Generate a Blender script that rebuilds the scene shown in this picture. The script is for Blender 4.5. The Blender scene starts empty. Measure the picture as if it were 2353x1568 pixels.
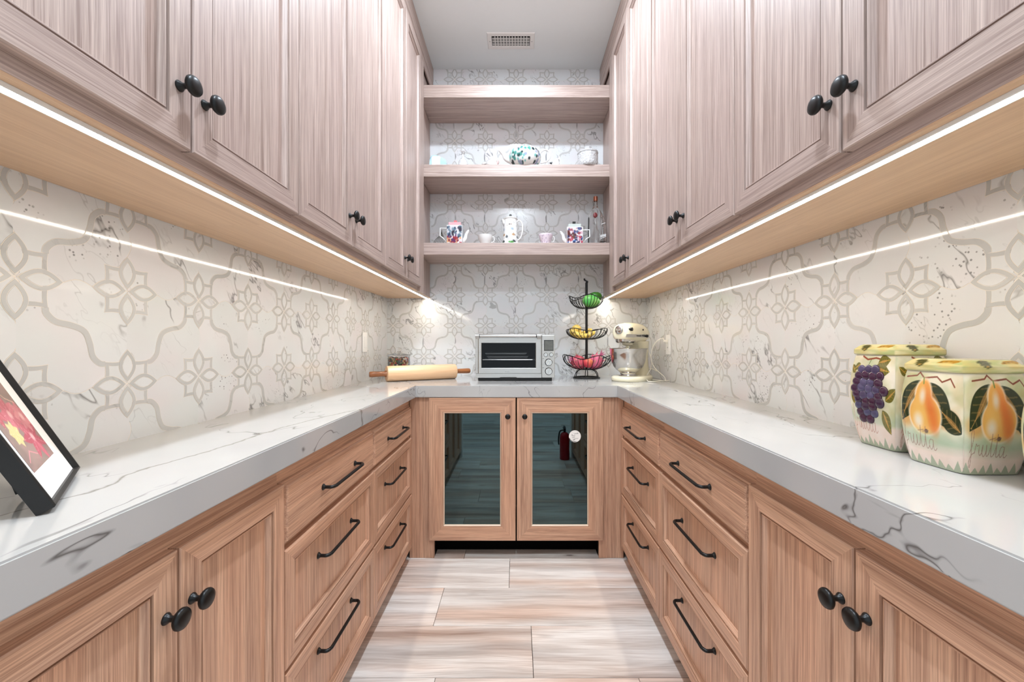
import bpy, bmesh, math, random
import numpy as np
from mathutils import Vector, Matrix
random.seed(7)
PI = math.pi
SC = bpy.context.scene
COL = SC.collection

# ------------------------------------------------------------------ camera
H = 1.1397                      # lens height above the floor; everything is laid out relative to the lens, lifted by H at the end
FPX, CX, CY = 946.0, 1187.0, 788.0
cam_d = bpy.data.cameras.new('camera')
cam = bpy.data.objects.new('camera', cam_d); COL.objects.link(cam)
cam_d.sensor_width = 36.0
cam_d.lens = FPX / 2353.0 * 36.0
cam_d.shift_x = (1176.5 - CX) / 2353.0
cam_d.shift_y = (CY - 784.0) / 2353.0
cam_d.clip_start = 0.02
cam.location = (0, 0, 0); cam.rotation_euler = (PI / 2, 0, 0)
SC.camera = cam

# ------------------------------------------------------------------ world, view
W = bpy.data.worlds.new('world'); SC.world = W; W.use_nodes = True
bg = W.node_tree.nodes['Background']
bg.inputs['Color'].default_value = (0.89, 1.0, 1.09, 1)
bg.inputs['Strength'].default_value = 0.95
SC.view_settings.view_transform = 'Standard'
SC.view_settings.look = 'None'
SC.view_settings.gamma = 1.0
SC.view_settings.use_curve_mapping = False
SC.view_settings.exposure = 0.22
CAN_POWER = 24.0
CAN_COLOR = (0.88, 1.0, 1.13)
LED_STRENGTH = 49.0
LED_COLOR = (1.0, 0.905, 0.77)

# ------------------------------------------------------------------ helpers
def s2l(c):
    return tuple((x / 12.92 if x <= 0.04045 else ((x + 0.055) / 1.055) ** 2.4) for x in c)
def rgb(r, g, b):
    return s2l((r / 255., g / 255., b / 255.)) + (1.0,)
def px(x, y, Y):
    return Vector(((x - CX) * Y / FPX, Y, -(y - CY) * Y / FPX))

def finish(me, smooth=None):
    if smooth:
        me.polygons.foreach_set('use_smooth', [True] * len(me.polygons))
        me.set_sharp_from_angle(angle=math.radians(smooth))
    me.update()
def obj(name, bm, mat, parent=None, smooth=None, loc=None):
    me = bpy.data.meshes.new(name)
    bm.normal_update()
    bm.to_mesh(me); bm.free()
    for m in (mat if isinstance(mat, (list, tuple)) else [mat]):
        me.materials.append(m)
    finish(me, smooth)
    o = bpy.data.objects.new(name, me); COL.objects.link(o)
    if parent is not None: o.parent = parent
    if loc is not None: o.location = loc
    return o
def inst(name, me, parent, loc, rot=(0, 0, 0), scale=None):
    o = bpy.data.objects.new(name, me); COL.objects.link(o)
    o.parent = parent; o.location = loc; o.rotation_euler = rot
    if scale: o.scale = scale
    return o
def thing(name, label, cat, loc=(0, 0, 0), rotz=0, group=None):
    o = bpy.data.objects.new(name, None); COL.objects.link(o)
    o.empty_display_size = 0.05
    o.location = loc; o.rotation_euler = (0, 0, rotz)
    tag(o, label, cat, group); return o
def tag(o, label, cat, group=None):
    o['label'] = label; o['category'] = cat
    if group: o['group'] = group
    return o
def struct(o):
    o['kind'] = 'structure'; return o

def BM(): return bmesh.new()
def box(bm, x0, x1, y0, y1, z0, z1, bev=0, seg=2, mi=0):
    vs = [bm.verts.new((x, y, z)) for x in (x0, x1) for y in (y0, y1) for z in (z0, z1)]
    fs = []
    for q in ((0, 1, 3, 2), (4, 6, 7, 5), (0, 4, 5, 1), (2, 3, 7, 6), (0, 2, 6, 4), (1, 5, 7, 3)):
        f = bm.faces.new([vs[i] for i in q]); f.material_index = mi; fs.append(f)
    if bev:
        es = list({e for f in fs for e in f.edges})
        r = bmesh.ops.bevel(bm, geom=es, offset=bev, segments=seg, affect='EDGES', profile=0.5)
        for f in r['faces']: f.material_index = mi
    return bm
def lathe(bm, prof, seg=24, c=(0, 0, 0), axis='z', mi=0, M=None, close=False):
    """prof: list of (r, h). Caps the ends where r is 0."""
    c = Vector(c); rings = []
    def mk(r, h, a):
        if axis == 'z': p = Vector((r * math.cos(a), r * math.sin(a), h))
        elif axis == 'y': p = Vector((r * math.cos(a), h, r * math.sin(a)))
        else: p = Vector((h, r * math.cos(a), r * math.sin(a)))
        p = p + c
        return M @ p if M else p
    for r, h in prof:
        if r < 1e-6: rings.append([bm.verts.new(mk(0, h, 0))])
        else: rings.append([bm.verts.new(mk(r, h, 2 * PI * k / seg)) for k in range(seg)])
    for a, b in zip(rings[:-1], rings[1:]):
        for k in range(seg):
            k2 = (k + 1) % seg
            if len(a) == 1 and len(b) == 1: continue
            if len(a) == 1: f = bm.faces.new((a[0], b[k2], b[k]))
            elif len(b) == 1: f = bm.faces.new((a[k], a[k2], b[0]))
            else: f = bm.faces.new((a[k], a[k2], b[k2], b[k]))
            f.material_index = mi
    return bm
def tube(bm, pts, r, seg=8, closed=False, caps=True, mi=0):
    pts = [Vector(p) for p in pts]; n = len(pts); rings = []
    rr = r if isinstance(r, (list, tuple)) else [r] * n
    up = None
    for i in range(n):
        if closed: t = pts[(i + 1) % n] - pts[i - 1]
        else: t = pts[min(i + 1, n - 1)] - pts[max(i - 1, 0)]
        if t.length < 1e-9: t = Vector((0, 0, 1))
        t.normalize()
        if up is None:
            up = Vector((0, 0, 1)) if abs(t.z) < 0.9 else Vector((1, 0, 0))
        a = up - t * up.dot(t)
        if a.length < 1e-6: a = t.orthogonal()
        a.normalize(); b = t.cross(a); up = a
        rings.append([bm.verts.new(pts[i] + (a * math.cos(2 * PI * k / seg) + b * math.sin(2 * PI * k / seg)) * rr[i]) for k in range(seg)])
    pairs = list(zip(rings[:-1], rings[1:]))
    if closed: pairs.append((rings[-1], rings[0]))
    for A, B in pairs:
        for k in range(seg):
            k2 = (k + 1) % seg
            f = bm.faces.new((A[k], A[k2], B[k2], B[k])); f.material_index = mi
    if caps and not closed:
        f = bm.faces.new(rings[0][::-1]); f.material_index = mi
        f = bm.faces.new(rings[-1]); f.material_index = mi
    return bm
def catmull(pts, n=6, closed=False):
    pts = [Vector(p) for p in pts]; out = []; m = len(pts)
    rng = range(m if closed else m - 1)
    for i in rng:
        if closed: p0, p1, p2, p3 = pts[i - 1], pts[i], pts[(i + 1) % m], pts[(i + 2) % m]
        else: p0, p1, p2, p3 = pts[max(i - 1, 0)], pts[i], pts[i + 1], pts[min(i + 2, m - 1)]
        for k in range(n):
            t = k / n
            out.append(0.5 * ((2 * p1) + (p2 - p0) * t + (2 * p0 - 5 * p1 + 4 * p2 - p3) * t * t + (3 * p1 - p0 - 3 * p2 + p3) * t ** 3))
    if not closed: out.append(pts[-1])
    return out
def loft(bm, rings, cap=True, mi=0):
    R = [[bm.verts.new(p) for p in r] for r in rings]
    n = len(R[0])
    for A, B in zip(R[:-1], R[1:]):
        for k in range(n):
            k2 = (k + 1) % n
            f = bm.faces.new((A[k], A[k2], B[k2], B[k])); f.material_index = mi
    if cap:
        bm.faces.new(R[0][::-1]).material_index = mi; bm.faces.new(R[-1]).material_index = mi
    return bm
def sphere(bm, c, r, seg=12, rings=8, sc=(1, 1, 1), M=None, mi=0):
    c = Vector(c)
    T = Matrix.Translation(c) @ (M.to_4x4() if M else Matrix.Identity(4)) @ Matrix.Diagonal((sc[0], sc[1], sc[2], 1))
    prof = [(r * math.sin(PI * i / rings), -r * math.cos(PI * i / rings)) for i in range(rings + 1)]
    prof[0] = (0, -r); prof[-1] = (0, r)
    return lathe(bm, prof, seg, M=T, mi=mi)

# ------------------------------------------------------------------ materials
class NT:
    def __init__(s, name):
        s.m = bpy.data.materials.new(name); s.m.use_nodes = True
        s.t = s.m.node_tree; s.t.nodes.clear()
        s.out = s.n('OutputMaterial'); s.b = s.n('BsdfPrincipled')
        s.l(s.b.outputs[0], s.out.inputs[0])
    def n(s, ty, **kw):
        nd = s.t.nodes.new('ShaderNode' + ty)
        for k, v in kw.items():
            if hasattr(nd, k): setattr(nd, k, v)
            else: nd.inputs[k].default_value = v
        return nd
    def l(s, a, b): s.t.links.new(a, b)
    def coords(s, rnd=0.0, space='Object'):
        tc = s.n('TexCoord'); v = tc.outputs[space]
        if rnd:
            oi = s.n('ObjectInfo')
            mu = s.n('VectorMath', operation='SCALE'); mu.inputs[0].default_value = (1.0, 1.7, 2.3)
            m2 = s.n('Math', operation='MULTIPLY'); m2.inputs[1].default_value = rnd
            s.l(oi.outputs['Random'], m2.inputs[0]); s.l(m2.outputs[0], mu.inputs['Scale'])
            ad = s.n('VectorMath', operation='ADD'); s.l(v, ad.inputs[0]); s.l(mu.outputs[0], ad.inputs[1]); v = ad.outputs[0]
        return v
    def mapping(s, v, scale=(1, 1, 1), rot=(0, 0, 0)):
        mp = s.n('Mapping'); mp.inputs['Scale'].default_value = scale; mp.inputs['Rotation'].default_value = rot
        s.l(v, mp.inputs['Vector']); return mp.outputs[0]
    def noise(s, v, scale=1, detail=2, rough=0.5, dist=0.0):
        nd = s.n('TexNoise'); nd.inputs['Scale'].default_value = scale; nd.inputs['Detail'].default_value = detail
        nd.inputs['Roughness'].default_value = rough; nd.inputs['Distortion'].default_value = dist
        s.l(v, nd.inputs['Vector']); return nd.outputs['Fac']
    def ramp(s, f, stops):
        r = s.n('ValToRGB'); el = r.color_ramp.elements
        while len(el) < len(stops): el.new(0.5)
        for e, (p, c) in zip(el, stops):
            e.position = p; e.color = c if len(c) == 4 else tuple(c) + (1,)
        s.l(f, r.inputs[0]); return r.outputs[0]
    def mix(s, f, a, b, mode='MIX'):
        m = s.n('Mix', data_type='RGBA', blend_type=mode)
        for sock, v in ((m.inputs[0], f), (m.inputs[6], a), (m.inputs[7], b)):
            if hasattr(v, 'links'): s.l(v, sock)
            else: sock.default_value = v
        return m.outputs[2]
    def math(s, op, a, b=0.0, c=0.0):
        m = s.n('Math', operation=op)
        for sock, v in zip(m.inputs, (a, b, c)):
            if hasattr(v, 'links'): s.l(v, sock)
            else: sock.default_value = v
        return m.outputs[0]
    def bump(s, h, strength=0.2, dist=0.001):
        b = s.n('Bump'); b.inputs['Strength'].default_value = strength; b.inputs['Distance'].default_value = dist
        s.l(h, b.inputs['Height']); s.l(b.outputs[0], s.b.inputs['Normal'])
    def set(s, **kw):
        for k, v in kw.items():
            k = k.replace('_', ' ')
            if hasattr(v, 'links'): s.l(v, s.b.inputs[k])
            else: s.b.inputs[k].default_value = v
        return s
GREY = lambda v: (v, v, v, 1)

def wood(name, axis, dark, light, tint, rough=0.43, tintamt=0.5, porecol=None):
    t = NT(name); v = t.coords(rnd=23.0)
    a = {'x': 0, 'y': 1, 'z': 2}[axis]
    def sc(across, along):
        q = [across] * 3; q[a] = along; return tuple(q)
    warp = t.noise(t.mapping(v, sc(5, .9)), 1, 2)
    wv = t.n('VectorMath', operation='ADD'); t.l(v, wv.inputs[0])
    ws = t.n('VectorMath', operation='SCALE'); ws.inputs['Scale'].default_value = 0.02
    cb = t.n('CombineXYZ')
    for i in range(3):
        if i != a: t.l(warp, cb.inputs[i])
    t.l(cb.outputs[0], ws.inputs[0]); t.l(ws.outputs[0], wv.inputs[1]); w = wv.outputs[0]
    f1 = t.noise(t.mapping(w, sc(430, 5)), 1, 3, .62)
    f2 = t.noise(t.mapping(w, sc(95, 1.5)), 1, 3, .6)
    f3 = t.noise(t.mapping(w, sc(13, .7)), 1, 2)
    s1 = t.math('MULTIPLY', f1, .50); s2 = t.math('MULTIPLY_ADD', f2, .36, s1); s3 = t.math('MULTIPLY_ADD', f3, .24, s2)
    c = t.ramp(s3, [(.42, dark), (.66, light)])
    tn = t.ramp(f3, [(.42, GREY(0)), (.62, GREY(1))])
    tf = t.math('MULTIPLY', tn, tintamt)
    c = t.mix(tf, c, tint, 'MULTIPLY')
    pore = t.noise(t.mapping(w, sc(520, 16)), 1, 1, .5)
    pm = t.ramp(pore, [(.60, GREY(0)), (.70, GREY(1))])
    c = t.mix(t.math('MULTIPLY', pm, .35), c, porecol or dark)
    t.set(Base_Color=c, Roughness=rough)
    t.b.inputs['Specular IOR Level'].default_value = 0.75
    t.bump(s3, .25, .0006)
    return t.m
WD, WL, WT = rgb(146, 123, 113), rgb(209, 189, 178), rgb(220, 212, 214)
BD, BL, BT = rgb(154, 112, 89), rgb(226, 185, 155), rgb(236, 216, 206)  # same oak, warm glow of the light strips put into its colour
wood_v = wood('limed oak upright grain', 'z', WD, WL, WT)
wood_h = wood('limed oak level grain', 'x', WD, WL, WT)
base_glow_v = wood('strip-lit oak upright grain', 'z', BD, BL, BT)
base_glow_h = wood('strip-lit oak level grain', 'x', BD, BL, BT)
wood_edge = wood('oak edge', 'x', rgb(118, 80, 62), rgb(165, 125, 104), WT)

def plain(name, col, rough=0.4, metal=0.0, spec=0.5, **kw):
    t = NT(name); v = t.coords()
    nz = t.noise(v, 35, 2)
    c = t.mix(t.math('MULTIPLY', nz, .10), col, tuple(x * .82 for x in col[:3]) + (1,))
    t.set(Base_Color=c, Roughness=rough, Metallic=metal, Specular_IOR_Level=spec)
    for k, val in kw.items(): t.b.inputs[k.replace('_', ' ')].default_value = val
    return t.m
black_metal = plain('matt black iron', rgb(9, 9, 9), .36, 0.0, .4)
black_plastic = plain('black plastic', rgb(14, 14, 15), .45)
void_black = plain('black void', rgb(4, 4, 4), .9, 0, .1)
paint_white = plain('white enamel', rgb(238, 237, 234), .35)
ceil_paint = plain('ceiling paint', rgb(240, 246, 247), .85, 0, .2)
plastic_white = plain('white plastic', rgb(240, 240, 238), .3)
porcelain = plain('white porcelain', rgb(240, 240, 238), .12, 0, .6)
cream_enamel = plain('cream enamel', rgb(238, 231, 203), .18, 0, .6)
cable_white = plain('white cable', rgb(238, 235, 224), .4)

def steel_mat(name, col, rough, axis='x'):
    t = NT(name); v = t.coords()
    sc = {'x': (3, 400, 400), 'z': (400, 400, 3)}[axis]
    nz = t.noise(t.mapping(v, sc), 1, 2)
    r = t.math('MULTIPLY_ADD', nz, .14, rough - .07)
    c = t.mix(nz, col, tuple(x * .86 for x in col[:3]) + (1,))
    t.set(Base_Color=c, Roughness=r, Metallic=1.0)
    return t.m
steel = steel_mat('brushed steel', rgb(205, 203, 199), .30)
steel_pol = steel_mat('polished steel', rgb(214, 211, 206), .16, 'z')

def glass_mat(name, col=(1, 1, 1, 1), rough=0.0, ior=1.45):
    t = NT(name); nz = t.noise(t.coords(), 60, 1)
    t.set(Base_Color=t.mix(nz, col, tuple(x * .97 for x in col[:3]) + (1,)), Roughness=rough, IOR=ior, Transmission_Weight=1.0)
    return t.m
clear_glass = glass_mat('clear glass')
def cut_glass_mat():
    t = NT('cut glass'); v = t.coords()
    w = t.n('TexVoronoi'); w.inputs['Scale'].default_value = 75; t.l(v, w.inputs['Vector'])
    t.set(Base_Color=(1, 1, 1, 1), Roughness=.03, Transmission_Weight=.55)
    t.bump(w.outputs['Distance'], 1.0, .004); return t.m
cut_glass = cut_glass_mat()

def marble(name, base, tintA, tintB, vein, amount=1.0, rnd=37.0, rough=.07, tint_amt=.5, rand_val=.06, smudge=True):
    t = NT(name); v = t.coords(rnd=rnd); oi = t.n('ObjectInfo')
    n0 = t.noise(v, 5.5, 2)
    c = t.mix(t.math('MULTIPLY', t.ramp(n0, [(.38, GREY(0)), (.62, GREY(1))]), tint_amt), base, tintA)
    c = t.mix(t.math('MULTIPLY', t.ramp(t.noise(v, 4.1, 2), [(.45, GREY(0)), (.68, GREY(1))]), tint_amt), c, tintB)
    # fine veins: thin level sets of a warped noise, masked to scattered places
    vs = t.mapping(t.mapping(v, (1, 1, 1), (0, .65, 0)), (1.5, 1.2, .62))
    n1 = t.noise(vs, 4.6, 4, .6, .3)
    d = t.math('ABSOLUTE', t.math('SUBTRACT', n1, .5))
    line = t.ramp(d, [(.0, GREY(.85)), (.003, GREY(.6)), (.016, GREY(0))])
    mk = t.ramp(t.noise(v, 6.3, 3), [(.50, GREY(0)), (.60, GREY(1))])
    vm = t.math('MULTIPLY', t.math('MULTIPLY', line, mk), amount)
    c = t.mix(vm, c, vein)
    n2 = t.noise(vs, 11, 3, .6, .25)
    d2 = t.math('ABSOLUTE', t.math('SUBTRACT', n2, .47))
    l2 = t.ramp(d2, [(.0, GREY(.7)), (.012, GREY(0))])
    m2 = t.ramp(t.noise(v, 5.1, 1), [(.52, GREY(0)), (.66, GREY(1))])
    c = t.mix(t.math('MULTIPLY', t.math('MULTIPLY', l2, m2), .42 * amount), c, vein)
    if smudge:
        sm = t.ramp(t.noise(v, 9.5, 4, .55, .3), [(.705, GREY(0)), (.72, GREY(1))])
        c = t.mix(t.math('MULTIPLY', sm, .55 * amount), c, rgb(128, 124, 120))
    if smudge:      # scattered dark specks
        vo = t.n('TexVoronoi'); vo.inputs['Scale'].default_value = 95; t.l(v, vo.inputs['Vector'])
        sp = t.ramp(vo.outputs['Distance'], [(.16, GREY(1)), (.26, GREY(0))])
        ms = t.ramp(t.noise(v, 6.5, 2), [(.60, GREY(0)), (.66, GREY(1))])
        c = t.mix(t.math('MULTIPLY', t.math('MULTIPLY', sp, ms), .75), c, vein)
    rv = t.math('MULTIPLY_ADD', oi.outputs['Random'], rand_val, 1 - rand_val)
    hsv = t.n('HueSaturation'); t.l(rv, hsv.inputs['Value']); t.l(c, hsv.inputs['Color'])
    t.set(Base_Color=hsv.outputs[0], Roughness=rough, Specular_IOR_Level=.55)
    t.bump(t.noise(v, 3.0, 1), .02, .01)
    return t.m
m_field = marble('white marble', rgb(225, 228, 229), rgb(225, 217, 219), rgb(216, 222, 221), rgb(108, 106, 106))
m_ring = marble('grey inlay marble', rgb(199, 200, 199), rgb(192, 193, 192), rgb(205, 205, 203), rgb(150, 147, 144), .5, rand_val=.10, smudge=False)
m_core = marble('pale inlay marble', rgb(225, 227, 228), rgb(219, 216, 216), rgb(219, 223, 221), rgb(140, 137, 134), .7, rand_val=.06)
grout = plain('pale grout', rgb(224, 217, 207), .6)

def quartz():
    t = NT('white quartz with grey veins'); v = t.coords()
    sx = t.n('SeparateXYZ'); t.l(v, sx.inputs[0])
    c = t.mix(t.ramp(t.noise(v, 3.2, 2), [(.4, GREY(0)), (.65, GREY(1))]), rgb(186, 186, 185), rgb(178, 178, 178))
    n1 = t.noise(t.mapping(v, (1.0, .55, 1.0)), 3.6, 4, .58, .4)
    line = t.ramp(t.math('ABSOLUTE', t.math('SUBTRACT', n1, .5)), [(.0, GREY(1)), (.0025, GREY(.6)), (.005, GREY(0))])
    mk = t.ramp(t.noise(v, 4.2, 2), [(.46, GREY(0)), (.58, GREY(1))])
    c = t.mix(t.math('MULTIPLY', t.math('MULTIPLY', line, mk), .95), c, rgb(96, 94, 92))
    # short flecks
    fl = t.ramp(t.noise(t.mapping(v, (60, 9, 60), (0, 0, .2)), 1, 2), [(.70, GREY(0)), (.76, GREY(1))])
    fm = t.ramp(t.noise(v, 8, 1), [(.55, GREY(0)), (.66, GREY(1))])
    c = t.mix(t.math('MULTIPLY', t.math('MULTIPLY', fl, fm), .45), c, rgb(150, 149, 147))
    # the one long vein that runs along the left-hand worktop and down its edge
    fc = t.n('FloatCurve'); cu = fc.mapping.curves[0]
    pts = [(.50, .685), (.591, .653), (.624, .645), (.726, .663), (.847, .642), (.949, .635), (1.18, .607), (1.30, .570), (1.405, .528), (1.5, .49)]
    cu.points[0].location = (0, .75); cu.points[1].location = (1, .3)
    for y, x in pts: cu.points.new(y / 3., x)
    fc.mapping.update()
    t.l(t.math('DIVIDE', sx.outputs[1], 3.0), fc.inputs['Value'])
    wob = t.math('MULTIPLY_ADD', t.noise(v, 24, 3), .03, -.015)
    dd = t.math('ABSOLUTE', t.math('ADD', t.math('ADD', sx.outputs[0], fc.outputs[0]), wob))
    vm = t.ramp(dd, [(.0, GREY(1)), (.0016, GREY(.8)), (.0042, GREY(0))])
    inr = t.math('MULTIPLY', t.math('GREATER_THAN', sx.outputs[1], .50), t.math('LESS_THAN', sx.outputs[1], 1.47))
    c = t.mix(t.math('MULTIPLY', t.math('MULTIPLY', vm, inr), .9), c, rgb(122, 118, 110))
    t.set(Base_Color=c, Roughness=.09, Specular_IOR_Level=.5)
    return t.m
m_quartz = quartz()

def floor_mat():
    t = NT('pale oak planks'); v = t.coords(rnd=41.0); oi = t.n('ObjectInfo')
    wz = t.noise(t.mapping(v, (1.6, 7, 7)), 1, 2)
    cb = t.n('CombineXYZ'); t.l(t.math('MULTIPLY', wz, .05), cb.inputs[1])
    ad = t.n('VectorMath', operation='ADD'); t.l(v, ad.inputs[0]); t.l(cb.outputs[0], ad.inputs[1]); w = ad.outputs[0]
    f1 = t.noise(t.mapping(w, (6, 170, 170)), 1, 3, .6)
    f2 = t.noise(t.mapping(w, (1.3, 22, 22)), 1, 3, .6)
    f3 = t.noise(t.mapping(v, (1.1, 6, 6)), 1, 2)
    s = t.math('MULTIPLY_ADD', f2, .55, t.math('MULTIPLY', f1, .45))
    c = t.ramp(s, [(.34, rgb(202, 188, 178)), (.60, rgb(249, 243, 237))])
    c = t.mix(t.ramp(f3, [(.46, GREY(0)), (.68, GREY(.9))]), c, rgb(240, 216, 202), 'MULTIPLY')
    c = t.mix(t.ramp(t.noise(t.mapping(v, (.9, 9, 9)), 1, 2), [(.50, GREY(0)), (.72, GREY(.8))]), c, rgb(190, 184, 182), 'MULTIPLY')
    vo = t.n('TexVoronoi'); vo.inputs['Scale'].default_value = 1.0; t.l(t.mapping(w, (3.4, 10, 10)), vo.inputs['Vector'])
    kn = t.ramp(vo.outputs['Distance'], [(.045, GREY(1)), (.08, GREY(.35)), (.17, GREY(0))])
    c = t.mix(t.math('MULTIPLY', kn, .75), c, rgb(92, 66, 50))
    hs = t.n('HueSaturation'); t.l(c, hs.inputs['Color']); t.l(t.math('MULTIPLY_ADD', oi.outputs['Random'], .16, .88), hs.inputs['Value'])
    t.set(Base_Color=hs.outputs[0], Roughness=.42, Specular_IOR_Level=.4)
    t.bump(s, .2, .0006)
    return t.m
m_floor = floor_mat()

def paint_mat(name, rough=.14, spec=.55):
    t = NT(name); a = t.n('Attribute'); a.attribute_name = 'Col'
    nz = t.noise(t.coords(), 90, 2)
    c = t.mix(t.math('MULTIPLY', nz, .06), a.outputs['Color'], (0, 0, 0, 1))
    t.set(Base_Color=c, Roughness=rough, Specular_IOR_Level=spec); return t.m
m_glaze = paint_mat('hand painted glaze')
m_print = paint_mat('printed paper', .6, .3)
m_skin = paint_mat('fruit skin', .35, .4)
def emit_mat(name, col, strength):
    t = NT(name); e = t.n('Emission'); e.inputs['Strength'].default_value = strength
    nz = t.noise(t.coords(), 4, 1)
    t.l(t.mix(nz, tuple(col) + (1,), tuple(x * .97 for x in col) + (1,)), e.inputs['Color'])
    t.l(e.outputs[0], t.out.inputs[0]); return t.m
m_led = emit_mat('warm light strip', LED_COLOR, LED_STRENGTH)
m_can = emit_mat('downlight lens', CAN_COLOR, 12.0)
def tinted_glass():
    t = NT('dark teal tinted glass')
    gl = t.n('BsdfGlossy'); gl.inputs['Roughness'].default_value = .02; gl.inputs['Color'].default_value = (.66, .95, 1.0, 1)
    tr = t.n('BsdfTransparent'); nz = t.noise(t.coords(), 3, 1)
    t.l(t.mix(nz, (.30, .40, .40, 1), (.27, .37, .37, 1)), tr.inputs['Color'])
    lw = t.n('LayerWeight'); lw.inputs['Blend'].default_value = .5
    f = t.math('MULTIPLY_ADD', lw.outputs['Fresnel'], .4, .06)
    mx = t.n('MixShader'); t.l(f, mx.inputs[0]); t.l(tr.outputs[0], mx.inputs[1]); t.l(gl.outputs[0], mx.inputs[2])
    t.l(mx.outputs[0], t.out.inputs[0]); return t.m
m_tint = tinted_glass()

# ------------------------------------------------------------------ numpy painting, for hand-painted ware and prints
class Paint:
    """colours on a u,v grid (u across 0..1, v up 0..1)"""
    def __init__(s, U, V, base=(255, 255, 255)):
        s.U, s.V = U, V; s.C = np.ones(U.shape + (3,)) * np.array(base) / 255.
    def blend(s, m, col):
        m = np.clip(m, 0, 1)[..., None]; s.C = s.C * (1 - m) + np.array(col) / 255. * m
    def ell(s, cx, cy, rx, ry, col, soft=.15, rot=0, a=1):
        dx, dy = s.U - cx, s.V - cy; c, sn = math.cos(rot), math.sin(rot)
        d = np.sqrt(((dx * c + dy * sn) / rx) ** 2 + ((-dx * sn + dy * c) / ry) ** 2)
        s.blend(a * np.clip((1 - d) / soft + .5, 0, 1), col)
    def leaf(s, x0, y0, x1, y1, w, col, vein=None, a=1):
        L = math.hypot(x1 - x0, y1 - y0); ux, uy = (x1 - x0) / L, (y1 - y0) / L
        t = ((s.U - x0) * ux + (s.V - y0) * uy) / L; n = (-(s.U - x0) * uy + (s.V - y0) * ux)
        hw = w * np.sin(PI * np.clip(t, 0, 1) ** .8)
        s.blend(a * np.clip((hw - np.abs(n)) / .006, 0, 1) * (t > 0) * (t < 1), col)
        if vein is not None:
            k = np.abs(((t * 6 - np.abs(n) / w * 1.2) % 1) - .5) < .09
            s.blend(((np.abs(n) < .004) * .7 + k * .28) * (hw > np.abs(n) * 1.25) * (t > .06) * (t < .94), vein)
    def line(s, pts, w, col, a=1):
        d = np.full(s.U.shape, 9.)
        for (xa, ya), (xb, yb) in zip(pts[:-1], pts[1:]):
            L2 = (xb - xa) ** 2 + (yb - ya) ** 2 + 1e-12
            t = np.clip(((s.U - xa) * (xb - xa) + (s.V - ya) * (yb - ya)) / L2, 0, 1)
            d = np.minimum(d, np.hypot(s.U - xa - t * (xb - xa), s.V - ya - t * (yb - ya)))
        s.blend(a * np.clip((w - d) / (w * .5), 0, 1), col)
    def poly(s, P, col, a=1):
        ins = np.zeros(s.U.shape, bool); n = len(P)
        for i in range(n):
            (xa, ya), (xb, yb) = P[i], P[(i + 1) % n]
            if ya == yb: continue
            ins ^= ((ya > s.V) != (yb > s.V)) & (s.U < (xb - xa) * (s.V - ya) / (yb - ya) + xa)
        s.blend(a * ins, col)
    def wash(s, seed, col, a, f=3.):
        r = np.random.RandomState(seed); z = np.zeros(s.U.shape)
        for k in range(5):
            p = r.rand(4) * 6.28; z += np.sin(s.U * f * (k + 1) * (.6 + r.rand()) + p[0] + 1.5 * np.sin(s.V * f * (.5 + k) + p[1])) * np.cos(s.V * f * (k + 1) * (.6 + r.rand()) + p[2]) / (k + 1)
        s.blend(a * np.clip(z * .7 + .4, 0, 1), col)
    def lin(s):
        C = np.clip(s.C, 0, 1); L = np.where(C <= .04045, C / 12.92, ((C + .055) / 1.055) ** 2.4)
        return np.concatenate([L, np.ones(L.shape[:-1] + (1,))], -1)
def grid_mesh(name, P, colors, mat, parent, wrap=False, smooth=60, flip=False):
    """P: (rows, cols, 3) points, colors (rows, cols, 4) or None"""
    r, c = P.shape[:2]
    idx = np.arange(r * c).reshape(r, c)
    if wrap: a, b = idx, np.roll(idx, -1, 1)
    else: a, b = idx[:, :-1], idx[:, 1:]
    F = np.stack([a[:-1], b[:-1], b[1:], a[1:]], -1).reshape(-1, 4)
    if flip: F = F[:, ::-1]
    me = bpy.data.meshes.new(name)
    me.from_pydata(P.reshape(-1, 3).tolist(), [], F.tolist())
    if colors is not None:
        at = me.color_attributes.new('Col', 'FLOAT_COLOR', 'POINT')
        at.data.foreach_set('color', colors.reshape(-1).astype(np.float32))
    me.materials.append(mat); finish(me, smooth)
    o = bpy.data.objects.new(name, me); COL.objects.link(o)
    if parent is not None: o.parent = parent
    return o
# ------------------------------------------------------------------ room shell
XW, DB = 0.896, 2.845           # half width, back wall
ZC, ZU, ZCEIL, ZF = -0.2257, 0.307, 1.8887, -H
FW0, FW1 = 0.20, 0.26           # doorway wall, outer and inner face
b = BM(); box(b, -XW - .2, -XW, FW1, DB + .12, ZF, ZCEIL); wall_left = struct(obj('wall_left', b, grout))
b = BM(); box(b, XW, XW + .2, FW1, DB + .12, ZF, ZCEIL); wall_right = struct(obj('wall_right', b, grout))
b = BM(); box(b, -XW, XW, DB, DB + .12, ZF, ZCEIL); wall_back = struct(obj('wall_back', b, grout))
wall_paint = plain('wall paint', rgb(232, 231, 228), .7, 0, .2)
DW = .56
b = BM(); box(b, -2.2, -DW, FW0, FW1, ZF, ZCEIL); box(b, DW, 2.2, FW0, FW1, ZF, ZCEIL); box(b, -DW, DW, FW0, FW1, 1.30, ZCEIL)
struct(obj('wall_front', b, wall_paint))
b = BM()
for s in (-1, 1): box(b, s * (DW - .018), s * (DW), FW0 - .012, FW1 + .012, ZF, 1.30)
box(b, -DW + .018, DW - .018, FW0 - .012, FW1 + .012, 1.282, 1.30)
for s in (-1, 1): box(b, s * (DW - .006), s * (DW + .075), FW0 - .022, FW0 - .001, ZF, 1.37)
struct(obj('trim_3', b, paint_white))
b = BM(); box(b, -2.2, 2.2, -2.6, DB + .12, ZCEIL, ZCEIL + .1); struct(obj('ceiling', b, ceil_paint))
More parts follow.
